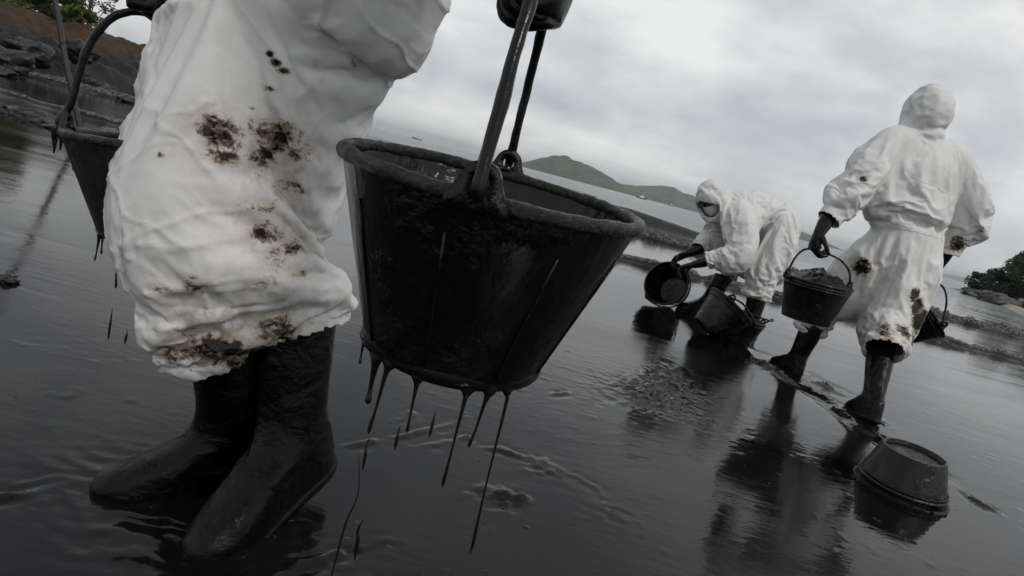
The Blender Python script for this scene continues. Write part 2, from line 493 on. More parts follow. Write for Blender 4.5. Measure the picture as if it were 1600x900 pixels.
# the sea: rows of low breakers near the shore, chop beyond
#        y     height width  kind (1 clotted foam ridge, 2 smooth swell that dies out to the right)
WAVES = [(7.75, 0.085, 0.15, 1, 1), (12.8, 0.17, 0.27, 2, 1), (17.3, 0.46, 0.85, 3, 2), (29.0, 0.16, 1.3, 4, 2), (44.0, 0.16, 2.0, 5, 2)]
def sea_z(X, Y):
    z = np.where(Y > 7.15, -0.013, -0.05)
    for y0, h, w, k, kind in WAVES:
        line = y0 + 0.45 * vnoise(X * 0.22 + 3 * k, k * 1.7, 0.3) + 0.12 * vnoise(X * 1.1, k * 2.1, 4.4) + 0.05 * vnoise(X * 3.7, k * 2.1, 2.2)
        d = (Y - line) / w
        if kind == 1:
            prof = np.where(d < 0, np.exp(-(d * 3.2) ** 2), np.exp(-(d * 0.8) ** 2))
            lump = 0.9 + 0.25 * fbm(X * 4.5, Y * 6.0, k, 3) + 0.35 * vnoise(X * 12, Y * 16, k) + 0.2 * vnoise(X * 25, Y * 32, k)
            z = z + h * (0.8 + 0.2 * vnoise(X * 0.4 + 11 * k, k * 5.1, 1.2)) * prof * np.clip(lump, 0.1, 2)
        else:
            prof = np.where(d < 0, np.exp(-(d * 2.4) ** 2), np.exp(-(d * 0.9) ** 2))
            z = z + h * np.clip((7.5 - X) / 5, 0, 1) * (0.85 + 0.25 * vnoise(X * 0.3 + 11 * k, k * 5.1, 1.2)) * prof
    far = np.clip((Y - 20) / 30, 0, 1)
    return z + far * (0.05 * fbm(X * 0.25, Y * 0.6, 2.7, 4) + 0.02 * fbm(X * 0.8, Y * 1.8, 0.7, 3))
def mat_sea():
    m = NT('grey_sea_water')
    p = m.pos()
    sepx = m.n('ShaderNodeSeparateXYZ'); m.l(p, sepx.inputs[0])
    edge = m.math('ADD', sepx.outputs['Y'], m.math('MULTIPLY', m.noise(p, 0.12, 4), 14.0))
    oil = m.rng(edge, 20, 44, 1.0, 0.0)
    col = m.mix(oil, (0.045, 0.062, 0.060), (0.010, 0.009, 0.008))
    calm = m.rng(edge, 19, 40, 0.06, 1.0)                 # the oil film damps the ripples
    r1 = m.math('MULTIPLY', m.noise(p, 1.1, 6, 0.62, 0.3, (0.5, 1.0, 1.0)), calm)
    r2 = m.math('MULTIPLY', m.noise(p, 0.22, 6, 0.65, 0.3, (0.45, 1.0, 1.0)), calm)
    r3 = m.math('MULTIPLY', m.noise(p, 6.0, 5, 0.6, 0.3, (0.6, 1.0, 1.0)), calm)
    gritty = m.math('MULTIPLY', m.rng(sepx.outputs['Z'], 0.015, 0.05), m.rng(sepx.outputs['Y'], 15.0, 15.6, 1.0, 0.12))
    r4 = m.math('MULTIPLY', m.noise(p, 26, 5, 0.65), m.math('MULTIPLY', gritty, oil))
    foam = m.math('MULTIPLY', m.math('MULTIPLY', gritty, oil), m.rng(m.noise(p, 18, 5, 0.7), 0.38, 0.6))
    col = m.mix(foam, col, (0.16, 0.15, 0.14))
    b = m.bump(r2, 0.9, 0.45)
    b = m.bump(r1, 0.8, 0.10, b)
    b = m.bump(r3, 0.5, 0.02, b)
    b = m.bump(r4, 1.0, 0.05, b)
    return m.set(col, m.math('ADD', m.rng(oil, 0, 1, 0.22, 0.10), m.math('MULTIPLY', foam, 0.4)), b, ior=1.36)
xs = axis_pts([(-9000, -300, 1000, 60), (-300, -30, 50, 2.5), (-30, -9, 1.2, .15), (-9, -1, .12, .05), (-1, 9, .042, .042), (9, 14, .045, .10), (14, 45, .12, 1.5), (45, 300, 2.5, 50), (300, 9000, 60, 1000)])
ys = axis_pts([(6.6, 7.2, .1, .03), (7.2, 8.5, .02, .022), (8.5, 12.1, .06, .05), (12.1, 13.6, .026, .03), (13.6, 20, .05, .11), (20, 60, .14, 1.0), (60, 400, 1.2, 14), (400, 9000, 20, 900)])
sea = tag(link('sea', grid_mesh('sea', xs, ys, sea_z), mat_sea()), 'grey sea with low oily breakers near the shore', None, None, 'structure')

# foaming lip of oily sludge along the first two breakers: clotted lumps
def mat_foliage(name, c1, c2):
    m = NT(name)
    p = m.pos()
    n = m.noise(p, 0.9, 3, 0.6)
    oi = m.n('ShaderNodeObjectInfo')
    col = m.mix(m.rng(n, 0.35, 0.65), c1, c2)
    m.set(col, 0.6)
    return m.m
MAT['leaf_dark'] = mat_foliage('dark_leaves', (0.012, 0.020, 0.010), (0.026, 0.038, 0.017))
MAT['leaf_mid'] = mat_foliage('green_leaves', (0.055, 0.078, 0.020), (0.10, 0.125, 0.036))
MAT['leaf_pale'] = mat_foliage('pale_leaves', (0.07, 0.085, 0.045), (0.12, 0.135, 0.07))
MAT['bark'] = mat_plain('grey_bark', (0.09, 0.075, 0.06), 0.8, 8, 0.35, 0.5, 0.02)
MAT['rock'] = mat_plain('dark_wet_rock', (0.013, 0.0125, 0.0125), 0.42, 5, 0.6, 0.9, 0.05)
MAT['earth'] = mat_plain('brown_earth', (0.085, 0.052, 0.032), 0.85, 3, 0.4, 0.8, 0.06)
def leaf_cloud(centres, n, size, seed, name):
    """small leaf quads scattered through clumps"""
    r = np.random.default_rng(seed)
    C = np.repeat(np.array([c[0] for c in centres], float), n, 0); S = np.repeat(np.array([c[1] for c in centres], float), n, 0)
    N = len(C)
    d = r.normal(size=(N, 3)); d /= np.linalg.norm(d, axis=1)[:, None]
    p = C + d * S * (r.random(N) ** 0.45)[:, None]
    a = r.normal(size=(N, 3)) * (1, 1, .6); a /= np.linalg.norm(a, axis=1)[:, None]
    b = np.cross(a, r.normal(size=(N, 3))); b /= np.linalg.norm(b, axis=1)[:, None]
    s = (size * r.uniform(.6, 1.4, N))[:, None]
    q = np.stack([p + a * s, p + b * s * .5 + a * .1 * s, p - a * s, p - b * s * .5 + a * .1 * s], 1).reshape(-1, 3)
    me = bpy.data.meshes.new(name)
    me.vertices.add(4 * N); me.vertices.foreach_set('co', q.astype(np.float32).ravel())
    me.loops.add(4 * N); me.loops.foreach_set('vertex_index', np.arange(4 * N, dtype=np.int32))
    me.polygons.add(N); me.polygons.foreach_set('loop_start', np.arange(0, 4 * N, 4, dtype=np.int32))
    me.update()
    return me
def tree(name, base, h, crown, leaf, mat, label, seed, nleaf=160, nclump=26, group=None, lean=(0, 0), trunk_r=None, bare=0.35):
    r = random.Random(seed)
    root = empty(name, base)
    tag(root, label, 'bush' if 'bush' in name else 'tree', group)
    b = Vector(base); tr = trunk_r or h * 0.022
    bm = bmesh.new()
    top = b + V(lean[0], lean[1], h * .8)
    tube(bm, [b - V(0, 0, .1), b + (top - b) * .5 + V(r.uniform(-.05, .05) * h, 0, 0), top], [tr, tr * .7, tr * .25], 8)
    cl = []
    for k in range(nclump):
        th = r.uniform(0, 6.283); u = r.random() ** 0.6
        zz = r.uniform(bare, 1.0)
        wd = crown * math.sin(math.pi * min(0.98, 0.18 + 0.75 * (zz - bare) / (1 - bare))) 
        c = b + V(lean[0] * zz + math.cos(th) * wd * u, lean[1] * zz + math.sin(th) * wd * u, h * zz)
        s = crown * r.uniform(.22, .40)
        cl.append((c, (s, s, s * .75)))
        st = b + (top - b) * max(0.15, (zz - .25))
        tube(bm, [st, st * .5 + c * .5 + V(0, 0, -.03 * h), c], [tr * .45, tr * .25, tr * .08], 5, n=5)
    obj('trunk', bm, MAT['bark'], root)
    link('crown', leaf_cloud([(tuple(c_), s_) for c_, s_ in cl], nleaf, leaf, seed + 1, 'crown'), mat, root, False)
    return root
def rock(name, c, size, seed, label, mat='rock', group=None, parent=None, rough=0.35):
    bm = bmesh.new()
    bmesh.ops.create_icosphere(bm, subdivisions=4, radius=1)
    s = seed * 1.37
    for v in bm.verts:
        d = v.co.normalized()
        k = 1 + rough * mnoise.noise(d * 1.3 + V(s, s, 0)) + rough * .5 * mnoise.noise(d * 3.1 + V(0, s, s)) + rough * .22 * mnoise.noise(d * 8 + V(s, 0, s))
        v.co = V(d.x * size[0] * k, d.y * size[1] * k, d.z * size[2] * k) + Vector(c)
    o = obj(name, bm, MAT[mat], parent)
    if label: tag(o, label, 'rock', group)
    return o
# earth bank with oil-blackened rocks on the left
def bank_z(X, Y):
    line = -9.2 - 0.62 * (Y - 12.0)                      # foot of the bank recedes to the left... nearer parts lie further out
    foot = -8.7 - 0.45 * np.clip(Y - 8.8, -6, 4) + 0.16 * np.clip(Y - 12.8, 0, 20) + 0.5 * vnoise(Y * 0.5, 3.1, 0.2)
    d = (foot - X)
    z = -0.5 + 1.72 * np.clip(d / 3.3, 0, 1) ** 0.8 + 0.35 * np.clip((d - 5) / 8, 0, 1)
    z = z + (0.24 * np.abs(fbm(X * 0.9, Y * 0.9, 1.5, 5)) + 0.13 * fbm(X * 2.6, Y * 2.6, 6.5, 4)) * np.clip(d / 1.2, 0, 1)
    z = z * np.clip((34 - Y) / 6, 0, 1) - 0.6 * (1 - np.clip((34 - Y) / 6, 0, 1))
    return np.where(d < -0.6, -0.6, z)
def mat_bank():
    m = NT('bank_rock_and_earth')
    p = m.pos()
    s = m.n('ShaderNodeSeparateXYZ'); m.l(p, s.inputs[0])
    n = m.noise(p, 1.2, 6, 0.6)
    h = m.math('ADD', s.outputs['Z'], m.math('MULTIPLY', n, 0.5))
    wet = m.rng(h, 1.02, 1.25, 1.0, 0.0)
    n2 = m.noise(p, 5, 8, 0.65)
    earth = m.mix(m.rng(n2, 0.3, 0.7), (0.035, 0.022, 0.014), (0.085, 0.053, 0.031))
    rockc = m.mix(m.rng(n2, 0.35, 0.7), (0.008, 0.008, 0.008), (0.022, 0.021, 0.020))
    return m.set(m.mix(wet, earth, rockc), m.rng(wet, 0, 1, 0.85, 0.5), m.bump(n2, 1.0, 0.16), spec=0.3)
xs = axis_pts([(-46, -20, 1.2, .35), (-20, -6, .3, .06), (-6, -4.5, .08, .1)])
ys = axis_pts([(3, 8, .5, .12), (8, 24, .10, .18), (24, 36, .2, .5)])
bank = tag(link('earth_bank', grid_mesh('earth_bank', xs, ys, bank_z), mat_bank()), 'brown earth bank with oil-blackened rocky foot', None, None, 'structure')

# wooded headland on the right
def head_z(X, Y):
    r = np.sqrt(((X - 51) / 18) ** 2 + ((Y - 48.5) / 9) ** 2)
    return -0.6 + 2.6 * np.clip(1.15 - r, 0, 1) ** 0.7 + (0.35 * np.abs(fbm(X * 0.5, Y * 0.5, 9.5, 4))) * np.clip(1.1 - r, 0, 1)
xs = axis_pts([(27, 52, .35, .4), (52, 80, .5, 1.5)]); ys = axis_pts([(36, 70, .4, 1.0)])
tag(link('headland', grid_mesh('headland', xs, ys, head_z), MAT['rock']), 'low rocky headland', None, None, 'structure')
def spit_z(X, Y):
    return -0.30 + 0.50 * np.exp(-((X - 25.2 - 0.58 * (Y - 32.2) + vnoise(Y * .25, 2.2, 0) * .5) / .9) ** 2) * np.clip((62 - Y) / 8, 0, 1) + 0.03 * fbm(X * .9, Y * .9, 3, 3)
xs = axis_pts([(17, 46, .3, .3)]); ys = axis_pts([(22, 64, .4, .5)])
MAT['sand'] = mat_plain('pale_wet_sand', (0.27, 0.24, 0.19), 0.6, 1.5, 0.25, 0.5, 0.05)
tag(link('sand_spit', grid_mesh('sand_spit', xs, ys, spit_z), MAT['sand']), 'pale sand spit', None, None, 'structure')

# hills across the water
def mat_hill():
    m = NT('wooded_hill')
    p = m.pos()
    n = m.noise(p, 0.035, 7, 0.65)
    return m.set(m.mix(m.rng(n, 0.35, 0.68), (0.030, 0.045, 0.026), (0.075, 0.095, 0.055)), 0.9, m.bump(n, 1.0, 9.0))
MAT['hill'] = mat_hill()
def hill(name, label, prof, Yd, depth, seed):
    """prof: (lateral metres, height) along a ridge standing at distance Yd"""
    P = np.array(prof, float)
    xs_ = np.linspace(P[0, 0], P[-1, 0], 160)
    ys_ = np.linspace(Yd - depth, Yd + depth, 44)
    def f(X, Y):
        hgt = np.interp(X, P[:, 0], P[:, 1])
        u = (Y - Yd) / depth
        s = np.clip(1 - u * u, 0, 1) ** 0.8
        k = max(P[:, 1]) 
        return -1 + hgt * s * (1 + 0.16 * fbm(X / k * .7 + seed, Y / k * .7, seed, 4)) + 0.05 * k * np.abs(fbm(X / k * 4, Y / k * 4, seed, 3)) * s * (hgt > 0.05 * k)
    return tag(link(name, grid_mesh(name, xs_, ys_, f), MAT['hill']), label, None, None, 'structure')
hill('island', 'wooded hump-backed island across the water', [(-75, 0), (-50, 10), (-25, 22), (-5, 33), (19, 44), (44, 47), (75, 43), (106, 36), (148, 26), (186, 17), (225, 6), (240, 0)], 1500, 60, 2.2)
hill('island', 'long low wooded island beyond the first', [(120, 0), (160, 8), (212, 20), (284, 35), (340, 45), (380, 45), (410, 38), (452, 37), (533, 36), (630, 33), (700, 30), (768, 24), (805, 18), (872, 5), (900, 0)], 1900, 90, 5.1)
hill('far_hill', 'faint far hill on the horizon', [(3120, 0), (3170, 8), (3250, 32), (3350, 38), (3458, 22), (3560, 0)], 5000, 150, 8.4)

# trees and bushes of the headland, bank trees
hd = [(33.0, 46.5, .2, 1.9, 1.3), (34.2, 45.5, .6, 2.6, 1.6), (35.6, 47, 1.0, 2.9, 1.8), (37.2, 45.8, 1.2, 2.7, 1.9), (39.2, 47.2, 1.4, 3.3, 2.0), (41.5, 46, 1.5, 3.0, 2.0), (44, 48, 1.6, 3.5, 2.3), (47, 47, 1.6, 3.4, 2.2), (36.4, 43.4, .3, 1.8, 1.5), (39.6, 42.6, .4, 2.0, 1.6), (43, 42.4, .6, 2.2, 1.7)]
hlab = ['low dark bush at the tip of the headland', 'round dark bush second from the headland tip', 'dark bush third from the headland tip', 'dark bush fourth from the headland tip', 'tall dark bush at the crest of the headland', 'dark bush just behind the headland crest', 'broad dark bush far along the headland', 'last dark bush along the headland', 'small dark bush low on the headland slope', 'second small dark bush low on the headland slope', 'third small dark bush low on the headland slope']
for k, (x, y, z, h, c) in enumerate(hd):
    tree('bush', (x, y, z - .2), h * 1.05, c * 1.15, 0.085, MAT['leaf_dark'], hlab[k], 40 + k, 300, 34, 'bushes on the headland', bare=0.05)
rock('shore_rock', (27.9, 38.2, .05), (1.1, .8, .55), 3, 'dark lone rock in the shallows off the headland')
rock('shore_rock', (30.6, 43.2, .1), (1.6, .9, .5), 5, 'dark low rock at the foot of the headland')
bt = [((-15.2, 18.0, 1.15), 2.2, .95, 'leaf_mid', 'dense green bush at the back of the bank'), ((-14.2, 18.6, 1.15), 1.25, .6, 'leaf_mid', 'leafy green bush overhanging the bank edge'),
      ((-16.8, 19.0, 1.2), 3.0, 1.4, 'leaf_mid', 'tall green bush deep on the bank'), ((-13.2, 14.2, 1.0), 1.0, .5, 'leaf_mid', 'low green bush nearest the bank edge')]
for k, (b, h, c, mt, lb) in enumerate(bt):
    tree('bush', b, h, c, 0.075, MAT[mt], lb, 70 + k, 240, 26, 'green bushes on the bank', bare=0.08)
tree('sapling_tree', (-17.4, 24, 1.1), 2.6, .85, 0.07, MAT['leaf_pale'], 'airy pale-leaved small tree standing alone on the bank', 90, 36, 24, bare=0.2)
rl = [((-9.3, 13.3, .02), (.36, .26, .2)), ((-10.4, 12.3, .2), (.42, .3, .24)), ((-9.6, 11.2, .0), (.3, .24, .14)), ((-10.9, 13.4, .45), (.45, .32, .25)), ((-9.3, 15.2, .06), (.4, .3, .2)), ((-8.7, 9.6, .0), (.36, .25, .16)), ((-11.2, 15.2, .7), (.4, .32, .24)), ((-10.3, 10.6, .35), (.5, .36, .3)), ((-8.3, 12.8, -.02), (.22, .16, .12))]
rlab = ['black wet rock at the waterline of the bank', 'large black rock on the lower bank', 'low black rock by the bright shallows', 'black boulder halfway up the bank', 'black rock at the far foot of the bank', 'flat black rock at the near foot of the bank', 'black rock high on the bank face', 'big black boulder on the near bank slope', 'small black rock out in the shallows']
for k, (c, s) in enumerate(rl):
    rock('bank_rock', c, s, 11 + k, rlab[k], group='oil-blackened rocks of the bank', rough=.5)
# low lumpy row of oiled stones in the shallows
r_ = random.Random(4)
slab = ['first', 'second', 'third', 'fourth', 'fifth', 'sixth']
for k in range(6):
    rock('oiled_stone', (-5.5 + .30 * k + r_.uniform(-.06, .06), 6.15 - .05 * k + r_.uniform(-.08, .08), .01), (.22, .13, r_.uniform(.06, .10)), 31 + k, 'oil-coated stone, %s from the bank end of the row in the shallows' % slab[k], group='row of oiled stones', rough=.5)
rock('oil_clot', (-1.53, 1.89, .004), (.032, .028, .018), 55, 'small black clot of oil lying alone on the beach', 'thick', rough=.5)
# leaning pole
rp = random.Random(2)
bm = bmesh.new()
b = V(-4.08, 5.72, -.05); t = V(-4.80, 5.72, 2.05)
tube(bm, [b + (t - b) * k / 8 + V(rp.uniform(-.006, .006), 0, 0) for k in range(9)], [.024, .023, .023, .022, .022, .021, .021, .020, .019], 10)
for k in (1.2, 3.1, 5.0, 6.8):
    q = b + (t - b) * k / 8
    tube(bm, [q - (t - b) * .003, q, q + (t - b) * .003], [.022, .027, .022], 10, n=5)
tag(obj('wooden_pole', bm, mat_plain('dark_oiled_bamboo', (0.02, 0.018, 0.016), 0.4, 12, .4, .4), None), 'thin dark knotted pole leaning out of the oily shallows', 'pole')

# ------------------------------------------------------------------ boats far out
def boat(loc, L, ang, label, cabin=True):
    root = empty('boat', loc)
    tag(root, label, 'boat', 'boats on the horizon')
    M = Matrix.Translation(loc) @ Matrix.Rotation(ang, 4, 'Z')
    dk = mat_plain('boat_hull_dark', (0.03, 0.04, 0.06), 0.5); wh = mat_plain('boat_white_paint', (0.75, 0.75, 0.74), 0.5); gl = mat_plain('boat_window', (0.02, 0.025, 0.03), 0.1)
    def place(bm):
        bm.transform(M); return bm
    bm = bmesh.new()
    secs = []
    for t in np.linspace(0, 1, 9):
        x = (t - .5) * L; w = L * .13 * (1 - max(0, (t - .55) / .45) ** 2.2) + .01; zt = L * (.10 + .07 * t ** 3)
        secs.append([bm.verts.new((x, -w, zt)), bm.verts.new((x, -w * .8, -.02 * L)), bm.verts.new((x, w * .8, -.02 * L)), bm.verts.new((x, w, zt))])
    for a, c in zip(secs, secs[1:]):
        for k in range(4): bm.faces.new((a[k], a[(k + 1) % 4], c[(k + 1) % 4], c[k]))
    bm.faces.new(secs[0]); bm.faces.new(secs[-1])
    obj('hull', place(bm), dk, root, False)
    def boxy(name, c, s, mt, par=root):
        bm = bmesh.new(); bmesh.ops.create_cube(bm, size=1)
        bmesh.ops.scale(bm, vec=s, verts=bm.verts); bmesh.ops.translate(bm, vec=c, verts=bm.verts)
        bmesh.ops.bevel(bm, geom=bm.edges[:], offset=min(s) * .08, segments=2, affect='EDGES')
        return obj(name, place(bm), mt, par, False)
    c1 = boxy('cabin', (-.02 * L, 0, .19 * L), (.42 * L, .18 * L, .15 * L), wh)
    c2 = boxy('wheelhouse', (.03 * L, 0, .31 * L), (.22 * L, .16 * L, .12 * L), wh)
    for sx in (-.06, .03, .12):
        boxy('window', (sx * L, -.085 * L, .32 * L), (.05 * L, .02 * L, .05 * L), gl, c2)
    bm = bmesh.new(); tube(bm, [(0.0, 0, .36 * L), (0, 0, .6 * L)], [.008 * L, .005 * L], 6); tube(bm, [(0, -.05 * L, .48 * L), (0, .05 * L, .48 * L)], [.005 * L, .005 * L], 6)
    obj('mast', place(bm), wh, root, False)
    bm = bmesh.new(); tube(bm, [(-.14 * L, 0, .25 * L), (-.15 * L, 0, .40 * L)], [.03 * L, .028 * L], 10)
    obj('funnel', place(bm), dk, root, False)
boat((-139.8, 700, -.1), 11, R(170), 'small white vessel alone on the open horizon')
boat((66.3, 420, -.1), 7.0, R(12), 'white vessel in front of the wooded island')
boat((184, 900, -.1), 8, R(190), 'tiny pale vessel beyond, under the low island ridge')

# ------------------------------------------------------------------ haze
bm = bmesh.new()
bmesh.ops.create_cube(bm, size=1)
bmesh.ops.scale(bm, vec=(17000, 9400, 90), verts=bm.verts)
bmesh.ops.translate(bm, vec=(0, 4400, 42), verts=bm.verts)
hz = obj('haze', bm, None, None, False)
hm = bpy.data.materials.new('sea_haze'); hm.use_nodes = True
hm.node_tree.nodes.clear()
ho = hm.node_tree.nodes.new('ShaderNodeOutputMaterial'); hv = hm.node_tree.nodes.new('ShaderNodeVolumePrincipled')
hv.inputs['Color'].default_value = (0.93, 0.95, 0.97, 1); hv.inputs['Density'].default_value = 0.00023; hv.inputs['Anisotropy'].default_value = 0.2
hm.node_tree.links.new(hv.outputs[0], ho.inputs['Volume'])
hz.data.materials.append(hm)
tag(hz, 'pale sea haze', None, None, 'stuff')
# ------------------------------------------------------------------ buckets
def lathe(bm, prof, seg, M, wob=0.0, seed=0):
    rings = []
    for i, (r, z) in enumerate(prof):
        row = []
        for k in range(seg):
            th = 2 * math.pi * k / seg
            w = 1 + wob * mnoise.noise(V(math.cos(th) * 1.7 + seed, math.sin(th) * 1.7, z * 9 + seed))
            row.append(bm.verts.new(M @ V(r * w * math.cos(th), r * w * math.sin(th), z)))
        rings.append(row)
    for a, b in zip(rings, rings[1:]):
        for k in range(seg):
            bm.faces.new((a[k], a[(k + 1) % seg], b[(k + 1) % seg], b[k]))
    return rings
def bucket_matrix(base, axis=(0, 0, 1), spin=0.0):
    q = Vector((0, 0, 1)).rotation_difference(Vector(axis).normalized())
    return Matrix.Translation(base) @ q.to_matrix().to_4x4() @ Matrix.Rotation(spin, 4, 'Z')
def bucket(base, axis=(0, 0, 1), spin=0.0, r1=.17, r0=.112, h=.22, label='', group=None, mat='bucket', bail=None, fill=None, mound=0, drips=(), rim_drips=(), seg=64, bail_r=.0055, lug_s=1.0, ribs=0, foot=.008, bands=(.845, .905), rim_q=.0085, rim_mat=None):
    """lug axis is local +-x. bail: world points between the two lugs, or None"""
    M = bucket_matrix(base, axis, spin)
    root = empty('bucket', Vector(base)); tag(root, label, 'bucket', group)
    m = MAT[mat]
    T = .004
    def rad(z): return r0 + (r1 - r0) * z / h
    bm = bmesh.new()
    prof = [(0.002, foot), (r0 * .55, foot), (r0 - .012, foot), (r0 - .008, 0), (r0, 0), (r0 + .0015, .004)]
    zs = np.linspace(.012, h * .80, 9)
    for z in zs: prof.append((rad(z), z))
    # two moulded bands below the rim
    for zb in [h * q_ for q_ in bands]:
        prof += [(rad(zb) + .0005, zb - .0045), (rad(zb) + .0035, zb - .002), (rad(zb) + .0035, zb + .002), (rad(zb) + .0005, zb + .0045)]
    prof += [(rad(h * .97), h * .97), (rad(h) - .0005, h - .002), (rad(h) - T, h - .001)]
    for z in np.linspace(h * .95, .02, 9): prof.append((rad(z) - T, z))
    prof += [(r0 - .01, .013), (r0 * .5, .012), (0.002, .012)]
    rings = lathe(bm, prof, seg, M, .006, random.random() * 9)
    bmesh.ops.contextual_create(bm, geom=rings[0]); bmesh.ops.contextual_create(bm, geom=rings[-1])
    body = obj('body', bm, m, root)
    bm = bmesh.new()
    q = rim_q
    pr = [(r1 - .003 + q * math.cos(a) * .9, h - .003 + q * math.sin(a)) for a in np.linspace(-.5, 2 * math.pi - .5, 13)]
    lathe(bm, pr[:-1] + [pr[0]], seg * (2 if rim_mat else 1), M, .004, 3)
    bmesh.ops.remove_doubles(bm, verts=bm.verts, dist=1e-5)
    if rim_mat:                                              # crust of sludge: lumpy rim
        bm.normal_update()
        for v in bm.verts:
            q_ = v.co
            v.co = q_ + v.normal * (.0010 * mnoise.noise(q_ * 60) + .0012 * max(0, mnoise.noise(q_ * 140 + V(3, 1, 2))) + .0022 * max(0, mnoise.noise(q_ * 24 + V(9, 9, 1))))
    obj('rim', bm, MAT[rim_mat] if rim_mat else m, root)
    if ribs:
        for k in range(ribs):
            th = 2 * math.pi * (k + .3) / ribs
            bm = bmesh.new(); e = V(math.cos(th), math.sin(th), 0)
            tube(bm, [M @ (e * (rad(z) + .0006) + V(0, 0, z)) for z in (.01, h * .4, h * .8)], [.0014] * 3, 6, n=5)
            obj('rib', bm, m, root)
    lugs = []
    for sx in (1, -1):
        bm = bmesh.new(); N = 28; s = lug_s
        out = []
        pl = [(-.034, -.012), (.034, -.012), (.032, 0)] + [(.021 * math.cos(a), .020 + .021 * math.sin(a)) for a in np.linspace(.1, math.pi - .1, 14)] + [(-.032, 0)]
        # resample outline to N points by angle round the hole centre
        hc = (0, .020)
        P = np.array(pl); ang = np.unwrap(np.arctan2(P[:, 1] - hc[1], P[:, 0] - hc[0])); rd = np.hypot(P[:, 0] - hc[0], P[:, 1] - hc[1])
        P2 = np.vstack([P, P[0]]); lens = np.concatenate([[0], np.cumsum(np.hypot(*np.diff(P2, axis=0).T))])
        for k in range(N):
            t = lens[-1] * k / N; out.append((np.interp(t, lens, P2[:, 0]), np.interp(t, lens, P2[:, 1])))
        inn = []
        for (x, z) in out:
            a = math.atan2(z - hc[1], x - hc[0]); inn.append((hc[0] + .0085 * math.cos(a), hc[1] + .0085 * math.sin(a)))
        L = []
        for d in (-.0035, .0035):
            L.append(([bm.verts.new(M @ V(sx * (r1 + .004 + d), x * s, h - .004 + z * s)) for x, z in out], [bm.verts.new(M @ V(sx * (r1 + .004 + d), x * s, h - .004 + z * s)) for x, z in inn]))
        for k in range(N):
            j = (k + 1) % N
            bm.faces.new((L[0][0][k], L[0][0][j], L[0][1][j], L[0][1][k])); bm.faces.new((L[1][0][k], L[1][0][j], L[1][1][j], L[1][1][k]))
            bm.faces.new((L[0][0][k], L[0][0][j], L[1][0][j], L[1][0][k])); bm.faces.new((L[0][1][k], L[0][1][j], L[1][1][j], L[1][1][k]))
        obj('lug', bm, m, root)
        lugs.append(M @ V(sx * (r1 + .004), 0, h + .012 * s))
    if bail is not None:
        pts = [lugs[1] + (M.to_3x3() @ V(.012, 0, -.006)), lugs[1] + (M.to_3x3() @ V(-.012, 0, -.004))] + [Vector(p) for p in bail] + [lugs[0] + (M.to_3x3() @ V(.012, 0, -.004)), lugs[0] + (M.to_3x3() @ V(-.012, 0, -.006))]
        bm = bmesh.new()
        tube(bm, pts, [bail_r for _ in pts], 12, n=90, jitter=.03)
        bm.normal_update()
        for v in bm.verts: v.co = v.co + v.normal * bail_r * (.14 * mnoise.noise(v.co * 70) + .30 * max(0, mnoise.noise(v.co * 34 + V(4, 4, 4))))
        obj('handle', bm, MAT['glove'] if rim_mat else m, root)
    if fill is not None:
        bm = bmesh.new(); rf = rad(fill) - T - .0006
        rows = []
        for i in range(1, 15):
            rr = rf * i / 14
            row = []
            for k in range(seg):
                th = 2 * math.pi * k / seg
                zz = fill + (mound * (1 - (i / 14) ** 2) * (1 + .5 * mnoise.noise(V(rr * 14 * math.cos(th), rr * 14 * math.sin(th), 4)) + .35 * mnoise.noise(V(rr * 60 * math.cos(th), rr * 60 * math.sin(th), 1))) if mound else .0006 * mnoise.noise(V(rr * 40 * math.cos(th), rr * 40 * math.sin(th), 2)))
                row.append(bm.verts.new(M @ V(rr * math.cos(th), rr * math.sin(th), zz)))
            rows.append(row)
        bmesh.ops.contextual_create(bm, geom=rows[0])
        for a, b in zip(rows, rows[1:]):
            for k in range(seg): bm.faces.new((a[k], a[(k + 1) % seg], b[(k + 1) % seg], b[k]))
        obj('oil_content', bm, MAT['thick' if mound else 'oil'], root)
    if drips:
        bm = bmesh.new()                                     # lumpy film of oil round the foot
        pr = [(r0 + .002, .016), (r0 + .0035, .008), (r0 + .0035, .0), (r0 + .0005, -.005), (r0 - .012, -.002), (r0 - .014, .004)]
        lathe(bm, pr, seg, M, .03, 6.6)
        obj('oil_film', bm, MAT['oil'], root)
        for th, Ln, w in drips:
            bm = bmesh.new(); e = M @ V((r0 - .002) * math.cos(th), (r0 - .002) * math.sin(th), 0)
            dx = random.uniform(-.008, .008)
            pts = [e + V(0, 0, .012), e + V(0, 0, -.004), e + V(dx * .1, 0, -.010), e + V(dx * .3, 0, -.020), e + V(dx * .6, 0, -(.02 + (Ln - .02) * .55)), e + V(dx, 0, -Ln * .92), e + V(dx, 0, -Ln)]
            tan = M.to_3x3() @ V(-math.sin(th), math.cos(th), 0)
            tube(bm, pts, [(.015 * w, .003), (.010 * w, .004), (.0048 * w, .0034 * w), (.0026 * w, .0024 * w), (.0015 * w, .0015 * w), (.0024 * w, .0024 * w), (.0006, .0006)], 10, side=tan, n=34)
            obj('oil_drip', bm, MAT['oil'], root)
    for th, Ln, w in rim_drips:
        bm = bmesh.new(); e = M @ V((r1 + .005) * math.cos(th), (r1 + .005) * math.sin(th), h - .006)
        pts = [e + V(0, 0, .012), e, e + V(0, 0, -Ln * .5), e + V(0, 0, -Ln)]
        tube(bm, pts, [.006 * w, .005 * w, .003 * w, .0012 * w], 8)
        obj('oil_drip', bm, MAT['oil'], root)
    return root, M
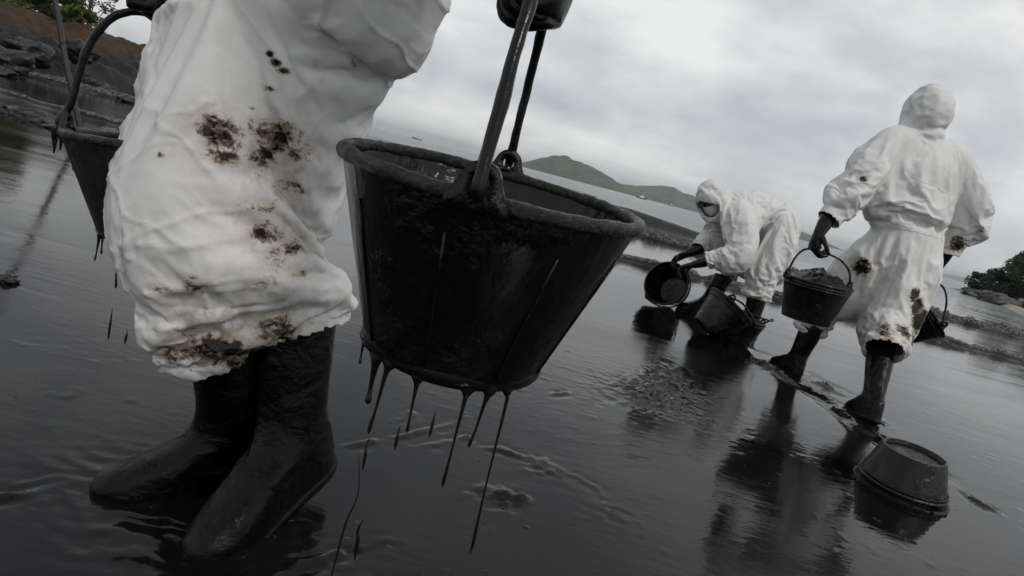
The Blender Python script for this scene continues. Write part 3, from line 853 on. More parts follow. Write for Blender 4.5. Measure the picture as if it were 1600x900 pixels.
# ------------------------------------------------------------------ boots and gloves
def boot(ground, heading, pitch=0.0, roll=0.0, lean=(0, 0), top=.34, size=1.0, parent=None, label=None):
    """ground: ankle point on the ground; heading: direction the toe points (radians); pitch lifts the heel about the toe ball"""
    M = Matrix.Translation(Vector(ground)) @ Matrix.Rotation(heading, 4, 'Z') @ Matrix.Scale(size, 4)
    ballp = V(.135, 0, .01)
    Pm = Matrix.Translation(ballp) @ Matrix.Rotation(pitch, 4, 'Y') @ Matrix.Rotation(roll, 4, 'X') @ Matrix.Translation(-ballp)
    #        z     back   front  half-width  foot-shape
    sl = [(.000, -.085, .215, .048, 1), (.012, -.088, .222, .051, 1), (.030, -.088, .222, .051, 1), (.048, -.088, .214, .050, 1), (.062, -.087, .196, .049, .9),
          (.076, -.085, .165, .047, .8), (.092, -.083, .128, .046, .55), (.110, -.080, .098, .046, .3), (.132, -.075, .076, .047, .1), (.160, -.070, .064, .050, 0),
          (.200, -.070, .062, .055, 0), (.250, -.074, .066, .060, 0), (.300, -.078, .070, .064, 0), (top, -.080, .073, .067, 0)]
    sl = spline(sl, 46)
    bm = bmesh.new(); seg = 28; rings = []
    for z, bk, fr, w, fs in sl:
        row = []
        cx = (bk + fr) / 2; hx = (fr - bk) / 2
        lz = max(0, z - .10)
        for k in range(seg):
            th = 2 * math.pi * k / seg
            c_, s_ = math.cos(th), math.sin(th)
            ex = .75 if fs > .3 else 1.0
            x = cx + hx * math.copysign(abs(c_) ** ex, c_)
            wide = w * (1 - fs * .16 * math.exp(-((c_ + .15) / .35) ** 2) + fs * .10 * math.exp(-((c_ - .5) / .4) ** 2))
            y = wide * math.copysign(abs(s_) ** ex, s_)
            cre = 1 + .018 * mnoise.noise(V(x * 20, y * 20, z * 34)) + .012 * math.sin(z * 120 + x * 14) * math.exp(-((z - .13) / .05) ** 2)
            row.append(bm.verts.new(M @ (Pm @ V(x * cre + lean[0] * lz, y * cre + lean[1] * lz, z))))
        rings.append(row)
    for a, b in zip(rings, rings[1:]):
        for k in range(seg): bm.faces.new((a[k], a[(k + 1) % seg], b[(k + 1) % seg], b[k]))
    bm.faces.new(list(reversed(rings[0])))
    # inside of the shaft
    inner = [bm.verts.new(v.co + (sum((u.co for u in rings[-1]), Vector()) / seg - v.co) * .08) for v in rings[-1]]
    deep = [bm.verts.new(v.co + (sum((u.co for u in rings[-8]), Vector()) / seg - v.co) * .08) for v in rings[-8]]
    for k in range(seg):
        j = (k + 1) % seg
        bm.faces.new((rings[-1][k], rings[-1][j], inner[j], inner[k])); bm.faces.new((inner[k], inner[j], deep[j], deep[k]))
    bm.faces.new(deep)
    o = obj('boot', bm, MAT['boot'], parent)
    if label: o['label'] = label
    bm = bmesh.new(); rings = []
    for z, g in ((-.004, -.002), (.0, .004), (.014, .0055), (.018, .003), (.019, -.004)):
        row = []
        for k in range(seg):
            th = 2 * math.pi * k / seg; c_, s_ = math.cos(th), math.sin(th)
            x = .067 + (.155 + g) * math.copysign(abs(c_) ** .75, c_)
            y = (.051 + g) * (1 - .16 * math.exp(-((c_ + .15) / .35) ** 2) + .10 * math.exp(-((c_ - .5) / .4) ** 2)) * math.copysign(abs(s_) ** .75, s_)
            row.append(bm.verts.new(M @ (Pm @ V(x, y, z))))
        rings.append(row)
    for a, b in zip(rings, rings[1:]):
        for k in range(seg): bm.faces.new((a[k], a[(k + 1) % seg], b[(k + 1) % seg], b[k]))
    bm.faces.new(list(reversed(rings[0]))); bm.faces.new(rings[-1])
    obj('sole', bm, MAT['boot'], o)
    return o
def glove(wrist, d, n, curl, parent, thumb_side=1, size=1.0, cuff=None, spread=.02, thumb_curl=.7, voxel=.0042):
    """d: wrist to knuckles; n: the way the palm faces; curl: 0 flat .. 1 fist; thumb_side picks the hand"""
    d = Vector(d).normalized(); n = Vector(n); n = (n - d * n.dot(d)).normalized(); s = d.cross(n) * thumb_side
    w = Vector(wrist); bm = bmesh.new(); z = size
    if cuff is not None:
        tube(bm, [Vector(cuff), w * .6 + Vector(cuff) * .4, w + d * .01], [.040 * z, .036 * z, (.033 * z, .026 * z)], 16, side=s, n=9)
    tube(bm, [w - d * .01, w + d * .03 * z, w + d * .07 * z, w + d * .098 * z], [(.031 * z, .024 * z), (.040 * z, .022 * z), (.044 * z, .019 * z), (.040 * z, .014 * z)], 18, side=s, n=12)
    lens = [(.040, .026, .022), (.045, .029, .023), (.042, .027, .022), (.033, .021, .019)]
    for i, (off, L) in enumerate(zip((.031, .0105, -.010, -.030), lens)):
        p = w + d * (.092 - .004 * abs(i - 1)) * z + s * off * z
        pts = [p - d * .02 * z, p]; a = 0
        dirv = d + s * spread * (1.5 - i)
        for j, l in enumerate(L):
            a += curl * (1.45, 1.6, 1.0)[j] * (1 + .05 * (i - 1))
            p = p + (dirv.normalized() * math.cos(a) + n * math.sin(a)) * l * z
            pts.append(p)
        tube(bm, pts, [.0105 * z, .0105 * z, .010 * z, .0095 * z, .0078 * z], 10, n=16)
        ball(bm, pts[-1], .0078 * z, None, 8, 6)
    p = w + d * .028 * z + s * .030 * z
    t1 = p + (s * .8 + d * .65 + n * .30).normalized() * .036 * z
    t2 = t1 + (s * (.45 - .6 * thumb_curl) + d * .75 + n * (.35 + .6 * thumb_curl)).normalized() * .032 * z
    t3 = t2 + (s * (.1 - 1.0 * thumb_curl) + d * .55 + n * (.4 + .5 * thumb_curl)).normalized() * .026 * z
    tube(bm, [p - s * .012 * z, p, t1, t2, t3], [.013 * z, .0145 * z, .012 * z, .0108 * z, .0085 * z], 10, n=18)
    ball(bm, t3, .0085 * z, None, 8, 6)
    me = remesh(bm, voxel * z, 4, 'glove', .4)
    return link('glove', me, MAT['glove'], parent)
# ------------------------------------------------------------------ people
def body_mesh(chains, balls, voxel, smooth, name, k=1.0, dk=0.0):
    bm = bmesh.new()
    for pts, rads, side in chains:
        rr = []
        for r in rads:
            r = (r, r) if isinstance(r, (int, float)) else r
            rr.append((r[0] * k - dk, r[1] * k - dk))
        tube(bm, pts, rr, 20, side)
        for p, r in ((pts[0], rr[0]), (pts[-1], rr[-1])):
            pass
    for c, r, axes in balls:
        ball(bm, c, tuple(x * k - dk for x in r), axes, 20, 14)
    return remesh(bm, voxel, smooth, name)
SIMS = []
def start_suit(name, chains, balls, cuts, pins, voxel=0.014, body_k=0.78, body_dk=0.0, grow=-0.14, press=0.0, bend=0.35, tension=12, extra=None, ripple=0.006, hold=0.0, grav=1.0, holdf=None, restf=None, seedf=None):
    """chains: cloth tubes; cuts: (point, normal, radius) openings; pins: (point, radius, weight)"""
    me = body_mesh(chains, balls, voxel, 8, name)
    bm = bmesh.new(); bm.from_mesh(me)
    for p, nrm, rad in cuts:
        p, nrm = Vector(p), Vector(nrm).normalized()
        dead = [f for f in bm.faces if (f.calc_center_median() - p).dot(nrm) > 0 and (f.calc_center_median() - p).length < rad]
        bmesh.ops.delete(bm, geom=dead, context='FACES')
    # keep the biggest island
    loose = [v for v in bm.verts if not v.link_faces]
    bmesh.ops.delete(bm, geom=loose, context='VERTS')
    bmesh.ops.triangulate(bm, faces=bm.faces, quad_method='ALTERNATE') if False else None
    bm.to_mesh(me); bm.free()
    co = coords(me).astype(np.float64); nr = normals(me).astype(np.float64)
    # uneven start so that the cloth buckles irregularly instead of along the grid
    w = fbm(co[:, 0] * 16, co[:, 1] * 16, co[:, 2] * 16, 3)
    co = co + nr * (w * ripple + (seedf(co) if seedf is not None else 0))[:, None]
    set_coords(me, co)
    o = link(name, me)
    vg = o.vertex_groups.new(name='pin')
    wts = np.full(len(co), hold) if holdf is None else holdf(co)
    for p, r, wt in pins:
        d = np.linalg.norm(co - np.array(p), axis=1)
        wts = np.maximum(wts, wt * np.clip((r - d) / (0.35 * r) , 0, 1))
    edge = np.zeros(len(co), bool)
    for q in np.unique(np.round(wts[wts > 0.02], 2)):
        idx = np.nonzero((np.round(wts, 2) == q) & (wts > 0.02))[0]
        vg.add([int(i) for i in idx], float(q), 'REPLACE')
    if restf is not None:                                  # cut longer or wider than worn: pushed together while it settles
        o.shape_key_add(name='cut'); kb = o.shape_key_add(name='worn')
        cut = restf(co).astype(np.float32)
        o.data.shape_keys.key_blocks[0].data.foreach_set('co', cut.ravel()); kb.data.foreach_set('co', co.astype(np.float32).ravel())
        me.vertices.foreach_set('co', cut.ravel()); me.update()
        for fr_, v_ in ((1, 0.0), (3, 0.0), (15, 1.0)):
            kb.value = v_; kb.keyframe_insert('value', frame=fr_)
    cl = o.modifiers.new('cloth', 'CLOTH')
    s = cl.settings
    s.quality = 5; s.mass = 0.12; s.air_damping = 2.0
    s.tension_stiffness = tension; s.compression_stiffness = tension; s.shear_stiffness = tension * 0.4; s.bending_stiffness = bend
    s.tension_damping = 8; s.compression_damping = 8; s.shear_damping = 8; s.bending_damping = 0.5
    s.vertex_group_mass = 'pin'; s.pin_stiffness = 1.0
    s.shrink_min = grow; s.shrink_max = grow
    if press:
        s.use_pressure = True; s.uniform_pressure_force = press
    s.effector_weights.gravity = grav
    c = cl.collision_settings
    c.use_collision = True; c.collision_quality = 2; c.distance_min = 0.006; c.use_self_collision = False
    cl.point_cache.frame_start = 1; cl.point_cache.frame_end = 60
    body = body_mesh([c for c in chains] if extra is None else extra, balls, 0.025, 4, name + '_body', body_k, body_dk)
    bo = link(name + '_body', body)
    cm_ = bo.modifiers.new('col', 'COLLISION')
    bo.collision.thickness_outer = 0.004; bo.collision.cloth_friction = 12; bo.collision.damping = 0.5
    SIMS.append((o, bo))
    return o
def run_sims(frames=26):
    SC.frame_start, SC.frame_end = 1, 60
    for f in range(1, frames + 1):
        SC.frame_set(f)
    res = []
    for o, bo in SIMS:
        res.append((o, evaluated(o)))
    for (o, bo), (_, me) in zip(SIMS, res):
        o.modifiers.clear(); o.vertex_groups.clear()
        old = o.data; nm = old.name; o.data = me
        bpy.data.meshes.remove(old)
        bd = bo.data
        bpy.data.objects.remove(bo); bpy.data.meshes.remove(bd)
    SC.frame_set(1)
def ridge(n, p=3.0):
    return np.clip(1 - np.abs(n), 0, 1) ** p
def finish_suit(o, parent, stains, grime, smooth_it=2, folds=None):
    if smooth_it:
        m = o.modifiers.new('settle', 'SMOOTH'); m.iterations = smooth_it; m.factor = 0.35
    m = o.modifiers.new('fine', 'SUBSURF'); m.levels = 1; m.render_levels = 1
    me = evaluated(o); o.modifiers.clear()
    old = o.data; o.data = me; bpy.data.meshes.remove(old)
    co = coords(me).astype(np.float64); nr = normals(me).astype(np.float64)
    if folds is not None:
        co = co + nr * folds(co, nr)[:, None]
        set_coords(me, co)
    st = np.zeros(len(co)); gr = np.zeros(len(co))
    for (p, r, a) in stains:
        rr = np.array(r if isinstance(r, tuple) else (r, r, r))
        d = np.sqrt((((co - np.array(p)) / rr) ** 2).sum(1))
        st = np.maximum(st, a * np.clip(1.25 - d, 0, 1))
    for (p, r, a) in grime:
        d = np.linalg.norm(co - np.array(p), axis=1) / r
        gr = np.maximum(gr, a * np.clip(1.3 - d, 0, 1))
    at = me.attributes.new('stain', 'FLOAT', 'POINT'); at.data.foreach_set('value', st.astype(np.float32))
    at = me.attributes.new('grime', 'FLOAT', 'POINT'); at.data.foreach_set('value', gr.astype(np.float32))
    me.materials.clear(); me.materials.append(MAT['suit'])
    me.polygons.foreach_set('use_smooth', [True] * len(me.polygons))
    m = o.modifiers.new('thickness', 'SOLIDIFY'); m.thickness = 0.0015; m.offset = -1
    o.parent = parent
    bpy.context.view_layer.update()
    o.matrix_parent_inverse = parent.matrix_world.inverted()
def crisp(n, k=2.6):
    """noise with steep flanks: irregular folds with sharp edges"""
    return np.tanh(k * n)
def fold_front(co, nr):
    u = co @ np.array(fr_side); v = co @ np.array(fr_f); z = co[:, 2]
    w = fbm(u * 6, v * 6, z * 6, 3)
    w2 = fbm(u * 3.1 + 9, v * 3.1, z * 3.1, 2)
    low = np.clip((.74 - z) / .14, 0, 1)
    sA = z + .22 * u + .028 * w
    sB = z - .65 * u + .030 * w
    a = crisp(vnoise(u * 3.6 + 3, sA * 15, v * 3.6)) * np.clip(.55 + 1.1 * w2, 0, 1)
    b = crisp(vnoise(u * 4.5 + 31, sB * 17, v * 4.5 + 3)) * np.clip(.45 - 1.1 * w2, 0, 1)
    c = ridge(vnoise(u * 9 + 7, (z + .8 * u + .03 * w) * 30, v * 9), 6) * np.clip(.3 + w, 0, 1)
    d = ridge(vnoise(u * 6 + 7, (z - 1.4 * u + .05 * w) * 11, v * 6 + 8), 15)
    e = ridge(vnoise(u * 4 + 17, (z + .45 * u + .05 * w) * 15, v * 4 + 2), 15)
    f = ridge(vnoise(u * 5 + 7, (z - .5 * u + .04 * w) * 21, v * 5 + 12), 15)
    legs = (.0016 * c + .0034 * e + .0034 * f) * low
    up = (.0040 * d + .0016 * c + .0034 * e) * (1 - low)
    return legs + up
def fold_walk(co, nr):
    u = co @ np.array(wk_side); v = co @ n3v; z = co[:, 2]
    uc = u - (1.85 * wk_side.x + 3.36 * wk_side.y)
    w = fbm(u * 5, v * 5, z * 4, 3); w2 = fbm(u * 3 + 5, v * 3, z * 2.5, 2)
    tor = np.clip((z - .92) / .05, 0, 1) * np.clip((1.39 - z) / .07, 0, 1)
    wai = np.exp(-((z - .915) / .09) ** 2)
    leg = np.clip((.88 - z) / .08, 0, 1); low = np.clip((.56 - z) / .08, 0, 1)
    arm = np.clip(np.abs(uc + .12 * (z - 1.2)) - .24, 0, .05) / .05
    fan = uc * (1 + .4 * (z - 1.12)) + .20 * (z - 1.12) + .02 * w
    vert = crisp(vnoise(fan * 22 + 3.3, z * 1.5 + 1, v * 2), 4)
    vert2 = crisp(vnoise(fan * 41 + 8, z * 2.2, v * 3), 3.5) * np.clip(.5 + w2, 0, 1)
    gat = crisp(vnoise(uc * 46 + .8 * w, z * 4, v * 20), 2)
    dg = crisp(vnoise((uc + .55 * z + .03 * w) * 21, (z - .5 * uc) * 2.6, v * 4), 3) * np.clip(.6 + w2, 0, 1)
    dg2 = crisp(vnoise((uc - .7 * z + .03 * w) * 23, (z + .7 * uc) * 2.6, v * 4 + 7), 3) * np.clip(.5 - w2, 0, 1)
    hz_ = crisp(vnoise(uc * 5 + 4, (z + .3 * uc + .04 * w) * 24, v * 5), 3.5)
    hood = np.clip((z - 1.41) / .04, 0, 1)
    return .22 * (tor * (1 - arm) * (.0135 * vert + .005 * vert2) + .008 * wai * gat * (1 - arm) + leg * (1 - low) * (.0105 * dg + .009 * dg2)
            + low * .009 * hz_ + arm * tor * .010 * hz_ + .003 * w + hood * .009 * crisp(vnoise(uc * 26, z * 5, v * 5), 2))
def fold_bend(co, nr):
    x, y, z = co[:, 0], co[:, 1], co[:, 2]
    w = fbm(x * 5, y * 5, z * 5, 3); w2 = fbm(x * 3, y * 3 + 4, z * 3, 2)
    a = crisp(vnoise(x * 4, (z - .35 * x + .03 * w) * 22, y * 4), 4) * np.clip(.55 + w2, 0, 1)
    b = crisp(vnoise((x + .5 * z + .03 * w) * 22, (z - .5 * x) * 4, y * 4), 4) * np.clip(.5 - w2, 0, 1)
    return .0022 * a + .002 * b
n3v = np.array([-.18, .98, 0])
# oil smears on the nearest coverall: (place, radii, strength)
FR_STAINS = [
    ((-.455, 1.00, .808), (.016, .06, .007), 1.0), ((-.444, 1.00, .797), (.018, .06, .010), 1.05), ((-.430, 1.00, .789), (.018, .06, .009), 1.0),
    ((-.385, 1.00, .808), (.012, .06, .018), .74), ((-.375, 1.00, .795), (.014, .06, .012), .9), ((-.332, 1.01, .825), (.012, .06, .018), .78), ((-.449, 1.01, .757), (.022, .06, .007), .9),
    ((-.425, 1.03, .685), (.062, .09, .040), .80), ((-.405, 1.03, .665), (.050, .09, .03), .72), ((-.447, 1.04, .645), (.028, .09, .045), .70), ((-.498, .99, .675), (.058, .09, .040), .66), ((-.49, .98, .637), (.055, .09, .018), .62),
    ((-.405, 1.05, .61), (.045, .09, .03), .68), ((-.435, 1.05, .565), (.05, .09, .03), .66), ((-.415, 1.06, .53), (.055, .09, .035), .74), ((-.385, 1.07, .50), (.036, .09, .045), .80), ((-.39, 1.06, .462), (.030, .09, .035), .78),
    ((-.36, 1.07, .47), (.025, .06, .016), .62), ((-.48, .95, .435), (.024, .06, .03), .64), ((-.33, 1.10, .45), (.016, .08, .012), .72), ((-.52, .93, .42), (.03, .08, .014), .62),
    ((-.43, 1.0, .325), (.12, .12, .040), .72), ((-.39, 1.05, .31), (.09, .12, .04), .78), ((-.37, 1.05, .37), (.06, .1, .045), .68), ((-.51, 1.0, .30), (.06, .1, .03), .64),
    ((-.56, .92, .62), (.010, .06, .008), .85), ((-.62, .95, .70), (.010, .06, .008), .75), ((-.47, 1.0, .72), (.008, .06, .006), .8)]
FR_GRIME = [((-.42, 1.02, .33), .15, .8), ((-.43, 1.03, .66), .09, .5), ((-.41, 1.05, .53), .09, .45), ((-.49, .98, .67), .07, .4)]
def n3(v):
    return Vector(v).normalized()
def ring_pins(c, side, across, a, b, r, w, n=16):
    """pin points round an elastic band"""
    side = n3(side); across = n3(across)
    return [(Vector(c) + side * a * math.cos(t) + across * b * math.sin(t), r, w) for t in np.linspace(0, 2 * math.pi, n, endpoint=False)]
# --- the worker walking away, seen from behind
wk_side = V(0.98, 0.18, 0)
wk = dict(head=V(1.775, 3.38, 1.515), neck=V(1.79, 3.37, 1.39), chest=V(1.83, 3.36, 1.20), waist=V(1.885, 3.36, 0.915),
          hip=V(1.89, 3.37, 0.78), crotch=V(1.885, 3.37, 0.66))
wk_sh = (V(1.63, 3.33, 1.30), V(2.01, 3.42, 1.315)); wk_el = (V(1.50, 3.24, 1.03), V(2.175, 3.40, 1.08)); wk_wr = (V(1.40, 3.20, 0.85), V(2.165, 3.46, 0.85))
wk_hp = (V(1.80, 3.37, 0.76), V(1.97, 3.36, 0.76)); wk_kn = (V(1.70, 3.56, 0.45), V(1.895, 3.27, 0.47)); wk_hm = (V(1.70, 3.62, 0.235), V(1.825, 3.08, 0.30))
wk_chains = [
    ([wk['crotch'], wk['hip'], wk['waist'], wk['waist'] + V(-.03, 0, .1), wk['chest'], V(1.81, 3.37, 1.31), wk['neck'] + V(0, 0, -.01)],
     [(.17, .15), (.225, .17), (.18, .125), (.215, .15), (.245, .16), (.195, .13), (.085, .085)], wk_side)]
for i, sg in ((0, -1), (1, 1)):
    wk_chains.append(([wk_sh[i] - wk_side * sg * .10 + V(0, 0, .0), wk_sh[i], wk_el[i], wk_wr[i]], [.095, .105, .092, .06], None))
    wk_chains.append(([wk_hp[i], wk_hp[i] * .5 + wk_kn[i] * .5, wk_kn[i], wk_kn[i] * .45 + wk_hm[i] * .55, wk_hm[i]], [.155, .15, .132, .118, .082], None))
wk_balls = [(wk['head'], (.122, .132, .15), None), (wk['neck'] + V(0, 0, .02), (.108, .108, .09), None)]
def hem_cut(hm, kn, up=.03, r=.125):
    d = n3(hm - kn); return (hm - d * up, d, r)
wk_cuts = [hem_cut(wk_wr[0], wk_el[0], .02, .075), hem_cut(wk_wr[1], wk_el[1], .02, .075), hem_cut(wk_hm[0], wk_kn[0]), hem_cut(wk_hm[1], wk_kn[1]),
           (wk['head'] + V(0, .108, -.015), (0, 1, -.1), .07)]
wk_pins = [(wk_wr[0], .085, 1), (wk_wr[1], .085, 1), (wk_hm[0], .125, 1), (wk_hm[1], .125, 1), (wk['head'] + V(0, .1, 0), .11, 1)]
wk_pins += ring_pins(wk['waist'], wk_side, V(-.18, .98, 0), .175, .12, .028, .9, 40)
def wk_cut(co):
    r = co.copy(); z = co[:, 2]
    up_ = np.clip((z - .93) / .1, 0, 1) * np.clip((1.36 - z) / .08, 0, 1)
    k = 1 + .17 * up_ + .08 * np.clip((.9 - z) / .1, 0, 1) * np.clip((z - .6) / .1, 0, 1)
    r[:, 0] = 1.85 + (co[:, 0] - 1.85) * k; r[:, 1] = 3.36 + (co[:, 1] - 3.36) * k
    r[:, 2] = np.where(z < .62, .62 + (z - .62) * 1.22, z)
    return r
suit_w = start_suit('coverall', wk_chains, wk_balls, wk_cuts, wk_pins, voxel=0.0125, body_k=0.70, grow=0, bend=.06, tension=20, hold=.010, grav=.35, restf=wk_cut, ripple=.004)

# --- the worker bending over, facing left
bd_side = V(0, -1, 0)
bd_hip = V(1.72, 4.62, .77)
bd_chains = [([V(1.70, 4.62, .66), bd_hip, V(1.65, 4.62, .835), V(1.56, 4.62, .865), V(1.45, 4.62, .87), V(1.37, 4.61, .868), V(1.29, 4.59, .87)],
              [(.16, .15), (.20, .17), (.19, .145), (.20, .145), (.205, .145), (.17, .12), (.085, .085)], bd_side)]
bd_sh = (V(1.385, 4.44, .80), V(1.37, 4.78, .81)); bd_el = (V(1.44, 4.33, .585), V(1.35, 4.86, .60)); bd_wr = (V(1.225, 4.40, .435), V(1.235, 4.72, .47))
bd_hp = (V(1.73, 4.52, .73), V(1.70, 4.73, .73)); bd_kn = (V(1.655, 4.45, .47), V(1.545, 4.80, .47)); bd_hm = (V(1.665, 4.44, .245), V(1.49, 4.80, .325))
for i, sg in ((0, 1), (1, -1)):
    bd_chains.append(([bd_sh[i] - bd_side * sg * .09, bd_sh[i], bd_el[i], bd_wr[i]], [.10, .105, .095, .06], None))
    bd_chains.append(([bd_hp[i], bd_hp[i] * .5 + bd_kn[i] * .5, bd_kn[i], bd_kn[i] * .4 + bd_hm[i] * .6, bd_hm[i]], [.145, .14, .12, .11, .09], None))
bd_head = V(1.195, 4.545, .865); bd_face = n3(V(-.50, -.52, -.66)); bd_up = n3(V(-.45, -.1, .85))
bd_up = (bd_up - bd_face * bd_up.dot(bd_face)).normalized(); bd_x = bd_face.cross(bd_up)
bd_balls = [(bd_head, (.120, .132, .138), (bd_x, bd_face, bd_up)), (V(1.28, 4.59, .865), (.09, .09, .09), None)]
bd_cuts = [hem_cut(bd_wr[0], bd_el[0], .02, .075), hem_cut(bd_wr[1], bd_el[1], .02, .075), hem_cut(bd_hm[0], bd_kn[0]), hem_cut(bd_hm[1], bd_kn[1]),
           (bd_head + bd_face * .085 - bd_up * .030, bd_face, .085)]
bd_pins = [(bd_wr[0], .085, 1), (bd_wr[1], .085, 1), (bd_hm[0], .125, 1), (bd_hm[1], .125, 1), (bd_head + bd_face * .1, .115, 1), (bd_head + bd_up * .1, .07, .5)]
bd_pins += ring_pins(V(1.65, 4.62, .835), V(0, 1, 0), V(.5, 0, .86), .18, .135, .028, .7, 36)
suit_b = start_suit('coverall', bd_chains, bd_balls, bd_cuts, bd_pins, voxel=0.0135, body_k=0.72, grow=-.14, bend=.06, tension=20, hold=.012, grav=.6, ripple=.004)

# --- the nearest worker, walking past; only the lower half is in the picture
fr_f = n3(V(-.55, -.84, 0)); fr_side = n3(V(.84, -.55, 0))            # facing, and his left
fr_hip = V(-.475, 1.16, .90)
fr_chains = [([V(-.47, 1.14, .70), V(-.48, 1.15, .80), fr_hip, V(-.44, 1.15, .99), V(-.455, 1.13, 1.12), V(-.44, 1.06, 1.22), V(-.425, 1.00, 1.36), V(-.42, .96, 1.44), V(-.43, .91, 1.50)],
              [(.13, .13), (.155, .15), (.20, .17), (.252, .185), (.20, .15), (.235, .165), (.235, .16), (.17, .12), (.085, .085)], fr_side)]
fr_sh = (V(-.255, .87, 1.375), V(-.60, 1.10, 1.375)); fr_el = (V(-.13, .80, 1.15), V(-.70, 1.20, 1.12)); fr_wr = (V(-.055, .715, .985), V(-.737, 1.15, .925))
fr_hp = (V(-.455, 1.15, .80), V(-.555, 1.16, .80)); fr_kn = (V(-.470, 1.17, .50), V(-.568, 1.03, .52)); fr_hm = (V(-.362, 1.15, .315), V(-.470, 1.12, .285))
for i, sg in ((0, 1), (1, -1)):
    fr_chains.append(([fr_sh[i] - fr_side * sg * .1, fr_sh[i], fr_el[i], fr_wr[i]], [.10, .11, .10, .055], None))
fr_chains.append(([fr_hp[0] + V(.02, 0, .10), fr_hp[0] * .5 + fr_kn[0] * .5, fr_kn[0], fr_kn[0] * .5 + fr_hm[0] * .5 , fr_hm[0]], [.155, .112, .100, .098, .094], None))
fr_chains.append(([fr_hp[1], fr_hp[1] * .5 + fr_kn[1] * .5, fr_kn[1], fr_kn[1] * .5 + fr_hm[1] * .5 , fr_hm[1]], [.178, .150, .132, .124, .112], None))
fr_head = V(-.45, .86, 1.60); fr_x = fr_f.cross(V(0, 0, 1))
fr_balls = [(fr_head, (.112, .125, .14), (fr_x, fr_f, V(0, 0, 1))), (V(-.435, .90, 1.49), (.09, .09, .09), None)]
fr_cuts = [hem_cut(fr_wr[0], fr_el[0], .02, .075), hem_cut(fr_wr[1], fr_el[1], .02, .075), hem_cut(fr_hm[0], fr_kn[0], .02), hem_cut(fr_hm[1], fr_kn[1], .02),
           (fr_head + fr_f * .08 - V(0, 0, .01), fr_f, .095)]
fr_pins = [(fr_wr[0], .085, 1), (fr_wr[1], .085, 1), (fr_hm[0], .125, 1), (fr_hm[1], .135, 1), (fr_head + fr_f * .1, .115, 1), (fr_head + V(0, 0, .1), .07, .6)]
fr_pins += ring_pins(V(-.455, 1.13, 1.12), fr_side, fr_f, .195, .145, .028, .9, 36)
def fr_cut(co):
    r = co.copy(); z = co[:, 2]
    r[:, 2] = np.where(z < .78, .78 + (z - .78) * 1.45, z)
    return r
def fr_seed(co):
    u = co @ np.array(fr_side); v = co @ np.array(fr_f); z = co[:, 2]
    w = fbm(u * 4, v * 4, z * 4, 2)
    return .007 * vnoise(u * 3.5, (z + .28 * u + .03 * w) * 20, v * 3.5) + .004 * vnoise(u * 4 + 9, (z - .5 * u + .03 * w) * 26, v * 4)
fr_waist = V(-.455, 1.13, 1.10)
suit_f = start_suit('coverall', [fr_chains[0], fr_chains[3], fr_chains[4]], [], [hem_cut(fr_hm[0], fr_kn[0], .02), hem_cut(fr_hm[1], fr_kn[1], .02), (fr_waist, (0, 0, 1), 9)],
                    [(fr_hm[0], .125, 1), (fr_hm[1], .135, 1)] + ring_pins(fr_waist, fr_side, fr_f, .195, .145, .05, 1, 36),
                    voxel=.0078, body_k=.70, grow=0, bend=.03, tension=20, hold=.008, grav=.10, restf=fr_cut, ripple=.002, seedf=fr_seed)
suit_t = start_suit('coverall_top', fr_chains[:3], fr_balls, [hem_cut(fr_wr[0], fr_el[0], .02, .075), hem_cut(fr_wr[1], fr_el[1], .02, .075), (fr_head + fr_f * .08 - V(0, 0, .01), fr_f, .095), (fr_waist - V(0, 0, .03), (0, 0, -1), 9)],
                    [p for p in fr_pins if p[0].z > .9] + ring_pins(fr_waist, fr_side, fr_f, .20, .15, .06, 1, 36),
                    voxel=.016, body_k=.72, grow=-.10, bend=.1, tension=20, hold=.015, grav=.5)
run_sims(24)

